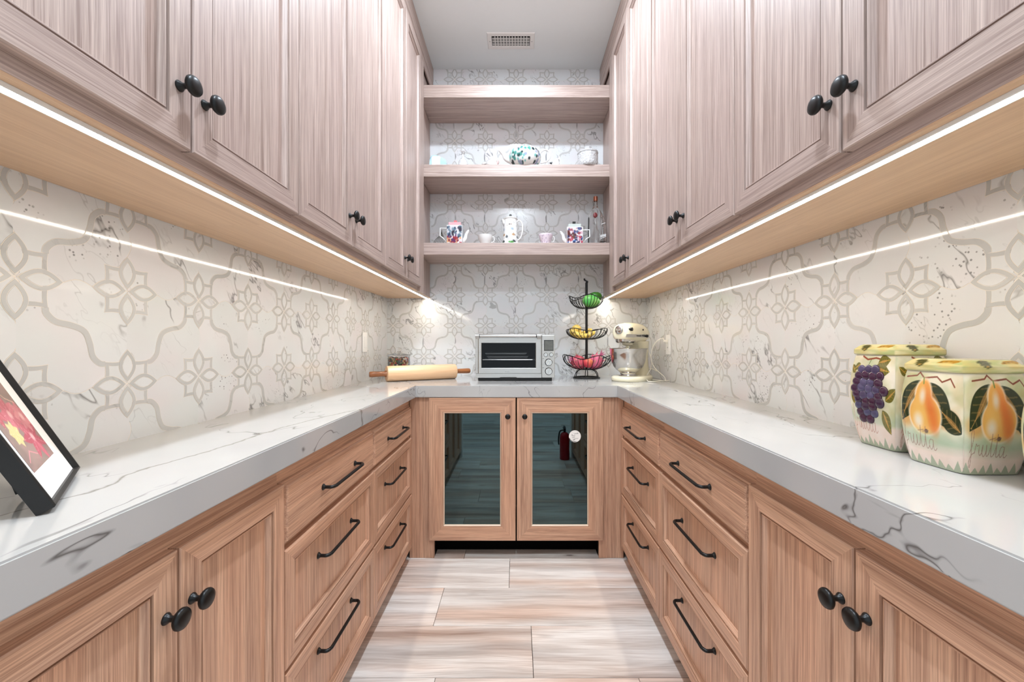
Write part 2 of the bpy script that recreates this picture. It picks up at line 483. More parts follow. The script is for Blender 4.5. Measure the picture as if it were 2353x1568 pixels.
b = BM(); box(b, -2.2, 2.2, -2.6, DB + .12, ZF - .08, ZF - .012); floor = struct(obj('floor', b, void_black))
PW = .257
rng = random.Random(3)
known = {0: [-.035], 1: [-.336], 2: [.058], 3: [-.276, .415]}
for k in range(-2, 18):
    y1 = 2.171 - PW * k; y0 = y1 - PW
    wide = 1.0 if y0 > FW1 - .3 else 1.9
    js = known.get(k) or [rng.uniform(-.5, .1), rng.uniform(.35, .8)]
    xs = [-wide] + [j for j in js] + [wide]
    for xa, xb in zip(xs[:-1], xs[1:]):
        b = BM(); hx, hy = (xb - xa) / 2 - .0009, PW / 2 - .0008
        box(b, -hx, hx, -hy, hy, -.014, 0, .0012, 1)
        obj('plank', b, m_floor, floor, loc=((xa + xb) / 2, (y0 + y1) / 2, ZF))

# ------------------------------------------------------------------ waterjet mosaic on the three tiled walls
S, Z0, Y0 = .2125, .1185, .733
VP = [(.0478, .0515), (.0502, .063), (.0660, .0775), (.094, .0835), (.118, .0945), (.129, .1185), (.135, .1465), (.1495, .1623), (.1610, .1647)]
vine_c = [(p.x, p.y) for p in catmull([(u, v, 0) for u, v in VP], 5)]
def flat(name, loops, mats, h):
    """loops: list of (outline, height, material) nested bands; the last one is filled. local x across, z up, -y out of the wall"""
    b = BM(); R = [[b.verts.new((u, -hh, v)) for u, v in pts] for pts, hh, _ in loops]
    n = len(R[0])
    for A, B, L in zip(R[:-1], R[1:], loops[1:]):
        for k in range(n):
            k2 = (k + 1) % n
            b.faces.new((A[k], A[k2], B[k2], B[k])).material_index = L[2]
    return b, R
def offset_poly(P, d):
    n = len(P); out = []
    for i in range(n):
        p, a, c = Vector(P[i]), Vector(P[i - 1]), Vector(P[(i + 1) % n])
        e1 = (p - a); e2 = (c - p)
        if e1.length < 1e-7: e1 = e2
        if e2.length < 1e-7: e2 = e1
        n1 = Vector((-e1.y, e1.x)).normalized(); n2 = Vector((-e2.y, e2.x)).normalized()
        m = n1 + n2
        m = m / max(.5, m.length_squared) * 2 if m.length > 1e-6 else n1
        m = m * .5 * 2 / 2
        out.append(tuple(p + m.normalized() * min(d / max(.35, m.normalized().dot(n1)), 2.5 * d)))
    return out
def tile_mesh(name, P, h, mat, rim=.0009):
    """a filled tile with a thin pale joint round it"""
    P = [tuple(p) for p in P]
    A = sum(P[i - 1][0] * P[i][1] - P[i][0] * P[i - 1][1] for i in range(len(P)))
    if A < 0: P = P[::-1]
    Q = offset_poly(P, rim); Q2 = offset_poly(P, rim * 1.5)
    b, R = flat(name, [(P, .0, 1), (P, h - .0004, 1), (Q, h - .0004, 1), (Q2, h, 0)], None, h)
    b.faces.new(R[-1]).material_index = 0
    bmesh.ops.triangulate(b, faces=[f for f in b.faces if len(f.verts) > 4])
    bmesh.ops.recalc_face_normals(b, faces=b.faces)
    me = bpy.data.meshes.new(name); b.to_mesh(me); b.free(); me.materials.append(mat); me.materials.append(grout); return me
def almond(a, c, w, n=12):
    up = [(a + (c - a) * k / n, w * math.sin(PI * k / n) ** .92) for k in range(n + 1)]
    return up[::-1] + [(u, -v) for u, v in up[1:-1]]
def ring_mesh():
    O = almond(.003, .0790, .0212); I = almond(.0165, .0655, .0118)
    A = offset_poly(O, .0009); B = almond(.0153, .0667, .0127)
    A = almond(.0048, .0772, .0201)
    b, R = flat('petal', [(O, 0, 1), (O, .0026, 1), (A, .0026, 1), (A, .0030, 0), (B, .0030, 0), (B, .0026, 1), (I, .0026, 1)], None, 0)
    bmesh.ops.recalc_face_normals(b, faces=b.faces)
    me = bpy.data.meshes.new('petal_ring'); b.to_mesh(me); b.free(); me.materials.append(m_ring); me.materials.append(grout); return me
ME_RING = ring_mesh()
ME_CORE = tile_mesh('petal_heart', almond(.0165, .0655, .0118), .0029, m_core, .0003)
c_ = .0530
def arcq(p, q, bow, n=5):
    p, q = Vector(p), Vector(q); d = q - p; nn = Vector((-d.y, d.x)).normalized()
    return [tuple(p + d * (k / n) + nn * bow * math.sin(PI * k / n)) for k in range(n)]
Lout = arcq((c_, .010), (c_, c_), .002) + arcq((c_, c_), (.010, c_), .002)
Lout += [(.010, c_)]
Lin = arcq((.0425, .010), (.0425, .0425), .0015) + arcq((.0425, .0425), (.010, .0425), .0015) + [(.010, .0425)]
def strip_mesh(name, O, I, h, mat):
    b = BM(); lp = lambda t: [(o[0] + (i_[0] - o[0]) * t, o[1] + (i_[1] - o[1]) * t) for o, i_ in zip(O, I)]
    rows = [(lp(0), 0), (lp(0), h - .0004), (lp(.08), h - .0004), (lp(.12), h), (lp(.88), h), (lp(.92), h - .0004), (lp(1), h - .0004), (lp(1), 0)]
    R = [[b.verts.new((u, -hh, v)) for u, v in P] for P, hh in rows]
    for r_, (A, B) in enumerate(zip(R[:-1], R[1:])):
        for k in range(len(A) - 1): b.faces.new((A[k], A[k + 1], B[k + 1], B[k])).material_index = 0 if r_ == 3 else 1
    bmesh.ops.recalc_face_normals(b, faces=b.faces)
    me = bpy.data.meshes.new(name); b.to_mesh(me); b.free(); me.materials.append(mat); me.materials.append(grout); return me
ME_L = strip_mesh('corner_bracket', Lout, Lin, .0026, m_ring)
ME_SQ = tile_mesh('corner_square', [(.007, .007), (.0425, .007), (.0425, .0425), (.007, .0425)], .0023, m_core, .0003)
hwv = .0066
def band(c, hw):
    L, Rr = [], []
    for i, p in enumerate(c):
        a, d = Vector(c[max(i - 1, 0)]), Vector(c[min(i + 1, len(c) - 1)])
        t = (d - a).normalized(); n = Vector((-t.y, t.x)); p = Vector(p)
        L.append(tuple(p + n * hw)); Rr.append(tuple(p - n * hw))
    return L + Rr[::-1]
def vine_mesh(sx, sz):
    O = band(vine_c, hwv); I = band(vine_c, hwv - .0009)
    f = lambda P: [(u * sx, v * sz) for u, v in P]
    b = BM(); n = len(vine_c)
    def strip(hwa, ha, hwb, hb, mi):
        for s in (1, -1):
            A = [b.verts.new((p[0] * sx, -ha, p[1] * sz)) for p in (band(vine_c, hwa)[:n] if s > 0 else band(vine_c, hwa)[n:][::-1])]
            B = [b.verts.new((p[0] * sx, -hb, p[1] * sz)) for p in (band(vine_c, hwb)[:n] if s > 0 else band(vine_c, hwb)[n:][::-1])]
            for k in range(n - 1): b.faces.new((A[k], A[k + 1], B[k + 1], B[k])).material_index = mi
    strip(hwv, 0, hwv, .0022, 1); strip(hwv, .0022, hwv - .0009, .0022, 1)
    A = [b.verts.new((p[0] * sx, -.0025, p[1] * sz)) for p in I[:n]]; B = [b.verts.new((p[0] * sx, -.0025, p[1] * sz)) for p in I[n:][::-1]]
    for k in range(n - 1): b.faces.new((A[k], A[k + 1], B[k + 1], B[k])).material_index = 0
    bmesh.ops.recalc_face_normals(b, faces=b.faces)
    # every face of the open band looks out of the wall
    for f_ in b.faces:
        if f_.normal.y > 0: f_.normal_flip()
    me = bpy.data.meshes.new('vine_band'); b.to_mesh(me); b.free(); me.materials.append(m_ring); me.materials.append(grout); return me
ME_VINE = {(sx, sz): vine_mesh(sx, sz) for sx in (1, -1) for sz in (1, -1)}
def edge_h(i, j, n=21):
    s = .010 if (i + j) % 2 == 0 else -.010
    return [(S * k / n, s * math.sin(PI * max(0, min(1, (S * k / n - .079) / (S - .158))))) for k in range(n + 1)]
def edge_v(i, j, n=21):
    s = .010 if (i + j) % 2 else -.010
    return [(s * math.sin(PI * max(0, min(1, (S * k / n - .079) / (S - .158)))), S * k / n) for k in range(n + 1)]
def cell_meshes(pi, pj):
    bot = edge_h(pi, pj); top = [(u, v + S) for u, v in edge_h(pi, pj + 1)]
    lef = edge_v(pi, pj); rig = [(u + S, v) for u, v in edge_v(pi + 1, pj)]
    full = [(0, 0)] + vine_c[2:-2] + [(S, S)]           # even node lower left -> odd node upper right
    if (pi, pj) == (0, 0): path = full
    elif (pi, pj) == (1, 1): path = [(S - u, S - v) for u, v in full][::-1]
    elif (pi, pj) == (1, 0): path = [(S - u, v) for u, v in full]
    else: path = [(u, S - v) for u, v in full]
    if pi == pj:        # lower left to upper right
        A = bot + rig[1:] + path[::-1][1:-1]
        B = path[:-1] + top[::-1] + lef[::-1][1:-1]
    else:               # lower right to upper left (or reversed)
        if path[0][0] < S / 2: path = path[::-1]
        A = bot + path[1:-1] + lef[::-1][:-1]
        B = rig[:-1] + top[::-1][:-1] + path[::-1][:-1]
    return [tile_mesh('field_tile', P, .0019, m_field, .0007) for P in (A, B)]
ME_CELL = {(a, c): cell_meshes(a, c) for a in (0, 1) for c in (0, 1)}
EE = lambda i, j: i % 2 == 0 and j % 2 == 0
def lay(wall, org, rz, ir, jr, keep_node, keep_cell):
    """org(i, j) -> the node's place on the wall"""
    for j in range(jr[0], jr[1] + 1):
        for i in range(ir[0], ir[1] + 1):
            p = org(i, j)
            if keep_cell(i, j):
                for me in ME_CELL[(i % 2, j % 2)]: inst('field_tile', me, wall, p, (0, 0, rz))
                # the vine of this cell, drawn from its even node
                for (di, dj) in ((0, 0), (1, 0), (0, 1), (1, 1)):
                    if EE(i + di, j + dj):
                        inst('vine_band', ME_VINE[(1 - 2 * di, 1 - 2 * dj)], wall, org(i + di, j + dj), (0, 0, rz))
            if keep_node(i, j):
                for q in range(4):
                    rot = (0, -q * PI / 2, 0)
                    R = (Matrix.Rotation(rz, 4, 'Z') @ Matrix.Rotation(-q * PI / 2, 4, 'Y')).to_euler()
                    inst('petal_ring', ME_RING, wall, p, R); inst('petal_heart', ME_CORE, wall, p, R)
                    inst('corner_bracket', ME_L, wall, p, R); inst('corner_square', ME_SQ, wall, p, R)
side_node = lambda i, j: j in (-1, 0, 1)
lay(wall_left, lambda i, j: (-XW, Y0 + i * S, Z0 + j * S), PI / 2, (-2, 9), (-2, 1), side_node, lambda i, j: j < 1)
lay(wall_right, lambda i, j: (XW, Y0 - i * S, Z0 + j * S), -PI / 2, (-10, 1), (-2, 1), side_node, lambda i, j: j < 1)
back_node = lambda i, j: j in (-1, 0, 1, 2, 3, 4, 6, 8) and (abs(i) < 3 or (j < 2 and abs(i) < 5)) or (j in (5, 7) and abs(i) < 3)
back_cell = lambda i, j: j < 9 and ((-4 < i < 3) or j < 1)
lay(wall_back, lambda i, j: (i * S - .003, DB, Z0 + j * S), 0, (-5, 4), (-2, 8), back_node, back_cell)

# ------------------------------------------------------------------ joinery
def mitred(u0, u1, v0, v1, prof, y0):
    """four mitred members of a rectangular frame; prof = (inset, out) with out measured towards -y from y0"""
    C = [(u0, v0, 1, 1), (u1, v0, -1, 1), (u1, v1, -1, -1), (u0, v1, 1, -1)]; out = []
    for k in range(4):
        a, c = C[k], C[(k + 1) % 4]; b = BM()
        ra = [(a[0] + a[2] * d, y0 - w, a[1] + a[3] * d) for d, w in prof]
        rc = [(c[0] + c[2] * d, y0 - w, c[1] + c[3] * d) for d, w in prof]
        loft(b, [ra, rc]); bmesh.ops.recalc_face_normals(b, faces=b.faces); out.append(b)
    return out      # bottom, right, top, left
T = .021
def fprof(w, bead=True):
    return [(0, 0), (0, T - .002), (.002, T), (w - .0090, T), (w - .0088, T - .0105), (w - .0052, T - .0105), (w - .0050, T - .0020), (w - .0030, T - .0020), (w + .0030, T - .0105), (w + .0035, T - .0135), (w + .0035, 0)]
KNOB_ME = None
def knob(parent, u, v, y, r=.0165):
    global KNOB_ME
    if KNOB_ME is None:
        b = BM()
        lathe(b, [(0, .001), (.0088, .001), (.0092, -.001), (.0078, -.0035), (.0048, -.007), (.0044, -.014), (.0062, -.0175), (.0135, -.0195), (.0163, -.0225), (.0166, -.0255), (.0150, -.0288), (.0090, -.0312), (0, -.0318)], 24, axis='y')
        bmesh.ops.recalc_face_normals(b, faces=b.faces)
        KNOB_ME = bpy.data.meshes.new('knob'); b.to_mesh(KNOB_ME); b.free(); KNOB_ME.materials.append(black_metal); finish(KNOB_ME, 50)
    return inst('knob', KNOB_ME, parent, (u, y, v), scale=(r / .0165,) * 3)
PULL_ME = None
def pull(parent, u, v, y, L=.228):
    global PULL_ME
    if PULL_ME is None:
        b = BM(); h = L / 2
        P = [(-h, .0, 0), (-h, -.012, 0), (-h, -.022, 0), (-h + .004, -.0275, 0), (-h + .012, -.031, 0), (-h + .03, -.032, 0), (h - .03, -.032, 0), (h - .012, -.031, 0), (h - .004, -.0275, 0), (h, -.022, 0), (h, -.012, 0), (h, 0, 0)]
        tube(b, catmull(P, 3), .0049, 10)
        for s in (-1, 1):
            lathe(b, [(0, .001), (.0088, .001), (.0092, -.0015), (.0075, -.003), (.005, -.007), (0, -.007)], 16, c=(s * h, 0, 0), axis='y')
        bmesh.ops.recalc_face_normals(b, faces=b.faces)
        PULL_ME = bpy.data.meshes.new('pull_handle'); b.to_mesh(PULL_ME); b.free(); PULL_ME.materials.append(black_metal); finish(PULL_ME, 50)
    return inst('pull_handle', PULL_ME, parent, (u, y, v))
def leaf(kind, root, u0, u1, v0, v1, y, w=.054, wv=None, wh=None):
    """framed door or drawer front: the recessed panel carries its stiles, rails and handle"""
    wv, wh = wv or wood_v, wh or wood_h
    b = BM(); box(b, u0 + w - .006, u1 - w + .006, y - .0075, y, v0 + w - .006, v1 - w + .006)
    d = obj(kind, b, wv, root)
    for m, nm, mt in zip(mitred(u0, u1, v0, v1, fprof(w), y), ('rail', 'stile', 'rail', 'stile'), (wh, wv, wh, wv)):
        obj(nm, m, mt, d)
    return d
def slab(root, u0, u1, v0, v1, y):
    b = BM(); pr = [(0, 0), (0, .011), (.0015, .013), (.006, .0135), (.0075, .018), (.011, T)]
    rings = [[(u0 + d, y - w, v0 + d), (u1 - d, y - w, v0 + d), (u1 - d, y - w, v1 - d), (u0 + d, y - w, v1 - d)] for d, w in pr]
    loft(b, rings); bmesh.ops.recalc_face_normals(b, faces=b.faces)
    return obj('drawer', b, base_glow_h, root)
G = .0023
wood_pale = wood('pale veneer', 'x', rgb(208, 170, 134), rgb(228, 194, 158), rgb(250, 242, 234), .4, .25)
def upper(side, ya, yb, seam, label, last=False):
    """tall wall cabinet; local x runs along the run, front faces -y"""
    XF, XD = .587, .566
    ym = (ya + yb) / 2
    root = thing('wall_cabinet', label, 'cabinet', (side * XF, ym, ZU), side * -PI / 2, 'tall oak wall cabinets')
    sg = -side                                            # world y -> local x sign
    L = lambda y: (y - ym) * sg
    D = XW - .003 - XF
    lo, hi = sorted((L(ya), L(yb)))
    b = BM(); box(b, lo, hi, 0, D, .004, ZCEIL - ZU - .0005); obj('carcass', b, wood_h, root)
    b = BM(); box(b, lo, hi, .0005, D, 0, .004); obj('bottom_panel', b, wood_pale, root)
    z0, z1 = .333 - ZU, 1.724 - ZU
    for (p, q, edge) in ((ya, seam, 'b'), (seam, yb, 'a')):
        u0, u1 = sorted((L(p), L(q))); d = leaf('door', root, u0 + G, u1 - G, z0, z1, 0)
        knob(d, L(seam - .028 if edge == 'b' else seam + .028), z0 + .098, -T)
    return root
def filler(root, u0, u1, v0, v1, y0, y1, name='filler_strip', mat=None):
    b = BM(); box(b, u0, u1, y0, y1, v0, v1, .001, 1); return obj(name, b, mat or wood_v, root)
SEAMS = [(.365, 1.073, .7187), (1.073, 1.779, 1.424), (1.779, 2.447, 2.112)]
place = ('nearest the camera', 'in the middle of its row', 'beside the open shelves')
wall_cabs = {}
for side, nm in ((-1, 'left'), (1, 'right')):
    for k, (ya, yb, sm) in enumerate(SEAMS):
        r = upper(side, ya, yb, sm, f'tall oak two-door wall cabinet on the {nm} wall, {place[k]}')
        wall_cabs[(side, k)] = r
        ym = (ya + yb) / 2; sg = -side; L = lambda y: (y - ym) * sg
        if k == 2:
            u0, u1 = sorted((L(2.4485), L(2.535))); filler(r, u0, u1, 0, 1.724 - ZU, -.0155, .012, 'end_stile')
            u0, u1 = sorted((L(2.4485), L(DB - .004))); filler(r, u0, u1, .0045, ZCEIL - ZU - .001, .0105, XW - .004 - .587, 'side_panel')
            b = BM(); box(b, u0, u1, .0105, XW - .004 - .587, 0, .004); obj('bottom_panel', b, wood_pale, r)
        if k == 0:
            u0, u1 = sorted((L(FW1 + .001), L(.3635))); filler(r, u0, u1, 0, 1.724 - ZU, -T, XW - .004 - .587, 'end_panel')
# crown mouldings along the ceiling
for n, s in ((1, -1), (2, 1)):
    b = BM()
    prof = [(.5865, 1.7275), (.579, 1.7275), (.579, 1.778), (.5755, 1.781), (.5755, 1.8), (.574, 1.803), (.574, ZCEIL - .001), (.5865, ZCEIL - .001)]
    loft(b, [[(s * x, y, z) for x, z in prof] for y in (FW1 + .001, DB - .004)]); bmesh.ops.recalc_face_normals(b, faces=b.faces)
    t_ = struct(obj(f'trim_{n}', b, wood_edge))
    t_.data.materials[0] = wood('limed oak moulding', 'y', WD, WL, WT) if n == 1 else bpy.data.materials['limed oak moulding']
# warm light strips let into the undersides
for s, nm in ((-1, 'left'), (1, 'right')):
    root = thing('light_strip', f'long warm glowing light strip under the wall cabinets on the {nm}', 'light', (s * .611, (FW1 + DB) / 2, ZU - .0035), 0, 'under-cabinet light strips')
    hl = (DB - FW1) / 2 - .01
    b = BM(); box(b, -.0075, .0075, -hl, hl, -.0022, .0); obj('diffuser', b, m_led, root)
    b = BM()
    for q in (-1, 1): box(b, q * .0075, q * .0095, -hl, hl, -.0030, .0033)
    box(b, -.0075, .0075, -hl, hl, .0005, .0033); obj('channel', b, paint_white, root)

# open shelves across the back
YS = 2.54
for k, (zt, zb, nm) in enumerate(((1.592, 1.515, 'highest of the three, empty, just under the ceiling'), (1.101, 1.0257, 'middle of the three, holding the round floral teapot'), (.6176, .543, 'lowest of the three, holding the square teapots'))):
    root = thing('shelf', 'thick oak shelf across the back wall, ' + nm, 'shelf', (0, DB - .004, zb), 0, 'open oak shelves')
    b = BM(); box(b, -.5965, .5965, -(DB - .004 - YS) + .014, 0, 0, zt - zb, .0015, 1); obj('board', b, wood_h, root)
    b = BM(); box(b, -.5965, .5965, -(DB - .004 - YS), -(DB - .004 - YS) + .014, 0, zt - zb, .002, 2); obj('nosing', b, wood_h, root)

# base cabinets
XFb = .568
def base(side, ya, yb, label):
    ym = (ya + yb) / 2
    root = thing('base_cabinet', label, 'cabinet', (side * XFb, ym, ZF), side * -PI / 2, 'oak base cabinets')
    sg = -side; L = lambda y: (y - ym) * sg
    lo, hi = sorted((L(ya), L(yb))); D = XW - .004 - XFb
    z = lambda q: q - ZF
    b = BM(); box(b, lo, hi, 0, D, z(-1.072), z(-.2885)); obj('carcass', b, base_glow_h, root)
    b = BM(); box(b, lo, hi, .075, .09, 0, z(-1.072)); obj('toe_kick', b, wood_edge, root)
    return root, L, z
for side, nm in ((-1, 'left'), (1, 'right')):
    S_ = [(1.5815, 2.150, 'three-drawer oak base cabinet in the far ' + nm + ' corner'), (.9743, 1.5815, 'wide three-drawer oak base cabinet in the middle of the ' + nm + ' run'), (.361, .9743, 'two-door oak base cabinet on the ' + nm + ', nearest the camera')]
    for k, (ya, yb, lb) in enumerate(S_):
        r, L, z = base(side, ya, 2.1775 if k == 0 else yb, lb) if k < 2 else base(side, FW1 + .001, yb, lb)
        u0, u1 = sorted((L(ya), L(yb))); u0 += G; u1 -= G
        if k < 2:
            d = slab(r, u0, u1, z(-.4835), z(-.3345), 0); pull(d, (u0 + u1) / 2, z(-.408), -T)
            d = leaf('drawer', r, u0, u1, z(-.7805), z(-.4960), 0, .047, base_glow_v, base_glow_h); pull(d, (u0 + u1) / 2, z(-.602), -.0075)
            d = leaf('drawer', r, u0, u1, z(-1.0648), z(-.7915), 0, .047, base_glow_v, base_glow_h); pull(d, (u0 + u1) / 2, z(-.872), -.0075)
            if k == 0:
                a, c = sorted((L(2.085), L(2.15))); filler(r, a, c, 0, z(-1.072), .012, .074, 'foot', base_glow_v)
        else:
            for p, q, e in ((ya, .668, -1), (.668, yb, 1)):
                a, c = sorted((L(p), L(q))); d = leaf('door', r, a + G, c - G, z(-1.0648), z(-.3345), 0, .054, base_glow_v, base_glow_h)
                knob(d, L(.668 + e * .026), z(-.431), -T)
            a, c = sorted((L(FW1 + .002), L(ya))); filler(r, a, c, z(-1.0648), z(-.3345), -T, -.0002, 'end_panel', base_glow_v)
# cabinet with the glazed doors
YF = 2.179
root = thing('glazed_cabinet', 'oak base cabinet with two dark glass doors under the back worktop', 'cabinet', (0, YF, ZF))
z = lambda q: q - ZF
for s in (-1, 1):
    b = BM(); box(b, s * .436, s * .5660, 0, .02, 0, z(-.2885), .0008, 1); obj('side_post', b, base_glow_v, root)
b = BM()
for s in (-1, 1): box(b, s * .436, s * .455, .0205, .62, 0, z(-.2885))
box(b, -.435, .435, .0205, .62, z(-.305), z(-.2885)); box(b, -.435, .435, .61, .62, 0, z(-.306)); box(b, -.435, .435, .0205, .60, z(-1.05), z(-1.03))
obj('carcass', b, void_black, root)
b = BM(); box(b, -.4355, .4355, .09, .10, 0, z(-1.051)); obj('toe_kick', b, void_black, root)
b = BM(); box(b, -.43, .43, .09, .34, z(-.905), z(-.897)); obj('inner_shelf', b, black_metal, root)
Wg = .082
for (u0, u1, ks) in ((-.461, -.0048, 1), (.0016, .4545, -1)):
    v0, v1 = z(-1.040), z(-.2895)
    b = BM(); box(b, u0 + Wg - .002, u1 - Wg + .002, -.008, -.004, v0 + Wg - .002, v1 - Wg + .002)
    d = obj('door', b, m_tint, root); d['label'] = 'dark tinted glass pane'
    pf = [(0, 0), (0, .017), (.0015, .0185), (Wg - .008, .0185), (Wg - .0075, .0165), (Wg - .0062, .0165), (Wg - .0062, 0)]
    for m, nm, mt in zip(mitred(u0, u1, v0, v1, pf, 0), ('rail', 'stile', 'rail', 'stile'), (base_glow_h, base_glow_v, base_glow_h, base_glow_v)): obj(nm, m, mt, d)
    pb = [(Wg - .0060, .001), (Wg - .0060, .017), (Wg - .0045, .0185), (Wg, .0125), (Wg, .001)]
    bead_m = plain('pale oak bead', rgb(226, 200, 176), .4) if 'pale oak bead' not in bpy.data.materials else bpy.data.materials['pale oak bead']
    for m in mitred(u0, u1, v0, v1, pb, 0): obj('glazing_bead', m, bead_m, d)
    knob(d, (u1 if ks > 0 else u0) - ks * .041, z(-.385), -.0185, .0140)
# round paper sticker on the right-hand pane
yy = 2.16
p = px(1321, 1003, 2.17)
rr = np.linspace(0, 1, 26)[:, None]; th = np.linspace(0, 2 * PI, 48, endpoint=False)[None]
U = .5 + .5 * rr * np.cos(th); V = .5 + .5 * rr * np.sin(th)
pt = Paint(U, V, (240, 240, 238))
pt.line([(.12, .2), (.3, .07), (.6, .05)], .03, (70, 70, 70)); pt.line([(.05, .35), (.1, .22)], .03, (70, 70, 70))
for k, (a, c, w_) in enumerate(((.42, .78, .72), (.25, .52, .55), (.28, .50, .42), (.3, .75, .30), (.32, .5, .2))):
    q = [(a + (c - a) * i / 12, w_ + .025 * math.sin(i * 2.3 + k) + (i / 12 - .5) * .06) for i in range(13)]; pt.line(q, .014, (90, 90, 95), .9)
pt.ell(.27, .62, .03, .035, (40, 40, 40), .3)
R_ = .0315
P = np.stack([p.x + R_ * rr * np.cos(th), np.full_like(U, 2.1698), p.z + R_ * rr * np.sin(th)], -1)
o = grid_mesh('sticker', P, pt.lin(), m_print, None, wrap=True, smooth=None, flip=False)
tag(o, 'round white paper sticker with handwriting on the right glass door', 'sticker')

# worktop, one piece round three sides
b = BM(); CE, CD = .528, 2.157
out = [(-XW, FW1 + .001), (-CE, FW1 + .001), (-CE, CD), (CE, CD), (CE, FW1 + .001), (XW, FW1 + .001), (XW, DB), (-XW, DB)]
top = [b.verts.new((x, y, ZC)) for x, y in out]; bot = [b.verts.new((x, y, -.2873)) for x, y in out]
b.faces.new(top); b.faces.new(bot[::-1])
for k in range(8): b.faces.new((top[k], bot[k], bot[(k + 1) % 8], top[(k + 1) % 8]))
bmesh.ops.recalc_face_normals(b, faces=b.faces)
es = [e for e in b.edges if all(abs(v.co.x) < CE + .01 and v.co.y < CD + .01 for v in e.verts) and abs(e.verts[0].co.z - e.verts[1].co.z) < 1e-5 and not all(v.co.y < .3 for v in e.verts)]
bmesh.ops.bevel(b, geom=es, offset=.0028, segments=2, affect='EDGES')
o = obj('worktop', b, m_quartz, smooth=30); tag(o, 'white veined stone worktop running round three walls', 'worktop')

# ------------------------------------------------------------------ ceiling fittings
c = px(1174, 93.5, 946 * ZCEIL / (788 - 93.5)); c.z = ZCEIL
root = thing('air_vent', 'white slatted air vent in the ceiling', 'vent', c)
w, d = .147, .0705; iw, idp = .116, .040
b = BM()
prof = [(0, -.0005), (.003, -.005), (.008, -.006), (.026, -.006), (.028, -.004), (.029, .0)]
P2 = []
for ins, h in prof:
    fx = ins; fy = ins * (d - idp) / (w - iw)
    P2.append([(-w + fx, -d + fy, h), (w - fx, -d + fy, h), (w - fx, d - fy, h), (-w + fx, d - fy, h)])
loft(b, P2, cap=False); bmesh.ops.recalc_face_normals(b, faces=b.faces)
for f in b.faces:
    if f.normal.z > .1: f.normal_flip()
obj('frame', b, paint_white, root)
b = BM(); box(b, -iw - .002, iw + .002, -idp - .002, idp + .002, -.0006, -.0002); obj('duct_opening', b, void_black, root)
fin = BM(); box(fin, -.0022, .0022, -idp, idp, -.0058, -.0030); me = bpy.data.meshes.new('fin'); fin.to_mesh(me); fin.free(); me.materials.append(paint_white)
for k in range(12): inst('fin', me, root, (-.0985 + k * .0179, 0, 0))
bl = BM(); box(bl, -iw, iw, -.0105, .0105, -.0028, -.0012); me = bpy.data.meshes.new('damper_blade'); bl.to_mesh(me); bl.free(); me.materials.append(plain('grey enamel', rgb(190, 189, 186), .4))
for y in (-.020, .0035, .0275): inst('damper_blade', me, root, (0, y, 0), (.12, 0, 0))
for s in (-1, 1):
    b = BM(); lathe(b, [(0, -.0072), (.003, -.0068), (.0042, -.006), (.0042, -.005)], 12, c=(s * .131, 0, 0)); bmesh.ops.recalc_face_normals(b, faces=b.faces); obj('screw', b, bpy.data.materials['grey enamel'], root)
for (y, nm, pw) in ((.42, 'nearer the doorway', .92), (1.82, 'nearer the shelves', .88)):
    root = thing('downlight', f'round recessed ceiling downlight in the middle of the ceiling, {nm}', 'light', (0, y, ZCEIL), 0, 'recessed downlights')
    b = BM(); lathe(b, [(.058, -.0002), (.058, -.003), (.062, -.006), (.078, -.004), (.082, -.0002)], 40); bmesh.ops.recalc_face_normals(b, faces=b.faces); obj('trim_ring', b, paint_white, root, 40)
    b = BM(); lathe(b, [(0, -.0015), (.058, -.0015)], 40); obj('lens', b, m_can, root)
    ld = bpy.data.lights.new('downlight_lamp', 'AREA'); ld.shape = 'DISK'; ld.size = .11; ld.energy = CAN_POWER * pw; ld.color = CAN_COLOR
    lo_ = bpy.data.objects.new('lamp', ld); COL.objects.link(lo_); lo_.parent = root; lo_.location = (0, 0, -.008)
# ------------------------------------------------------------------ things on the worktop
def srgb_mesh_color(me, colfun):
    at = me.color_attributes.new('Col', 'FLOAT_COLOR', 'POINT')
    for i, v in enumerate(me.vertices):
        at.data[i].color = s2l(tuple(max(0, min(1, q / 255.)) for q in colfun(v.co))) + (1,)
def recalc(b): bmesh.ops.recalc_face_normals(b, faces=b.faces); return b
def text_obj(name, body, size, mat, parent, loc, rot, depth=.0004, align='CENTER', sx=1.0):
    cu = bpy.data.curves.new(name, 'FONT'); cu.body = body; cu.size = size; cu.extrude = depth; cu.align_x = align; cu.align_y = 'CENTER'
    tmp = bpy.data.objects.new(name + '_curve', cu); COL.objects.link(tmp)
    dg = bpy.context.evaluated_depsgraph_get(); me = bpy.data.meshes.new_from_object(tmp.evaluated_get(dg))
    bpy.data.objects.remove(tmp); me.name = name; me.materials.clear(); me.materials.append(mat)
    o = bpy.data.objects.new(name, me); COL.objects.link(o); o.parent = parent; o.location = loc; o.rotation_euler = rot; o.scale = (sx, 1, 1)
    return o

# --- toaster oven
root = thing('toaster_oven', 'stainless steel toaster oven with dark glass door on the back worktop', 'toaster oven', (-.003, 2.425, ZC))
sc = 2.425 / FPX; X = lambda x: (x - CX) * sc + .003; Z = lambda y: -(y - CY) * sc - ZC
x0, x1, xm = X(1092.5), X(1274), X(1244.3); zb, zt = Z(868.3), Z(767)
OVEN_LATER = True
b = BM(); box(b, X(1098), X(1269), .015, .27, .0005, zb + .004, .003, 2); obj('base', b, black_plastic, root)
b = BM()
for sx in (-1, 1):
    for y in (.03, .25): lathe(b, [(0, 0), (.011, 0), (.012, .004), (.012, .006)], 14, c=(sx * .19, y, 0))
recalc(b); obj('foot', b, black_plastic, root)
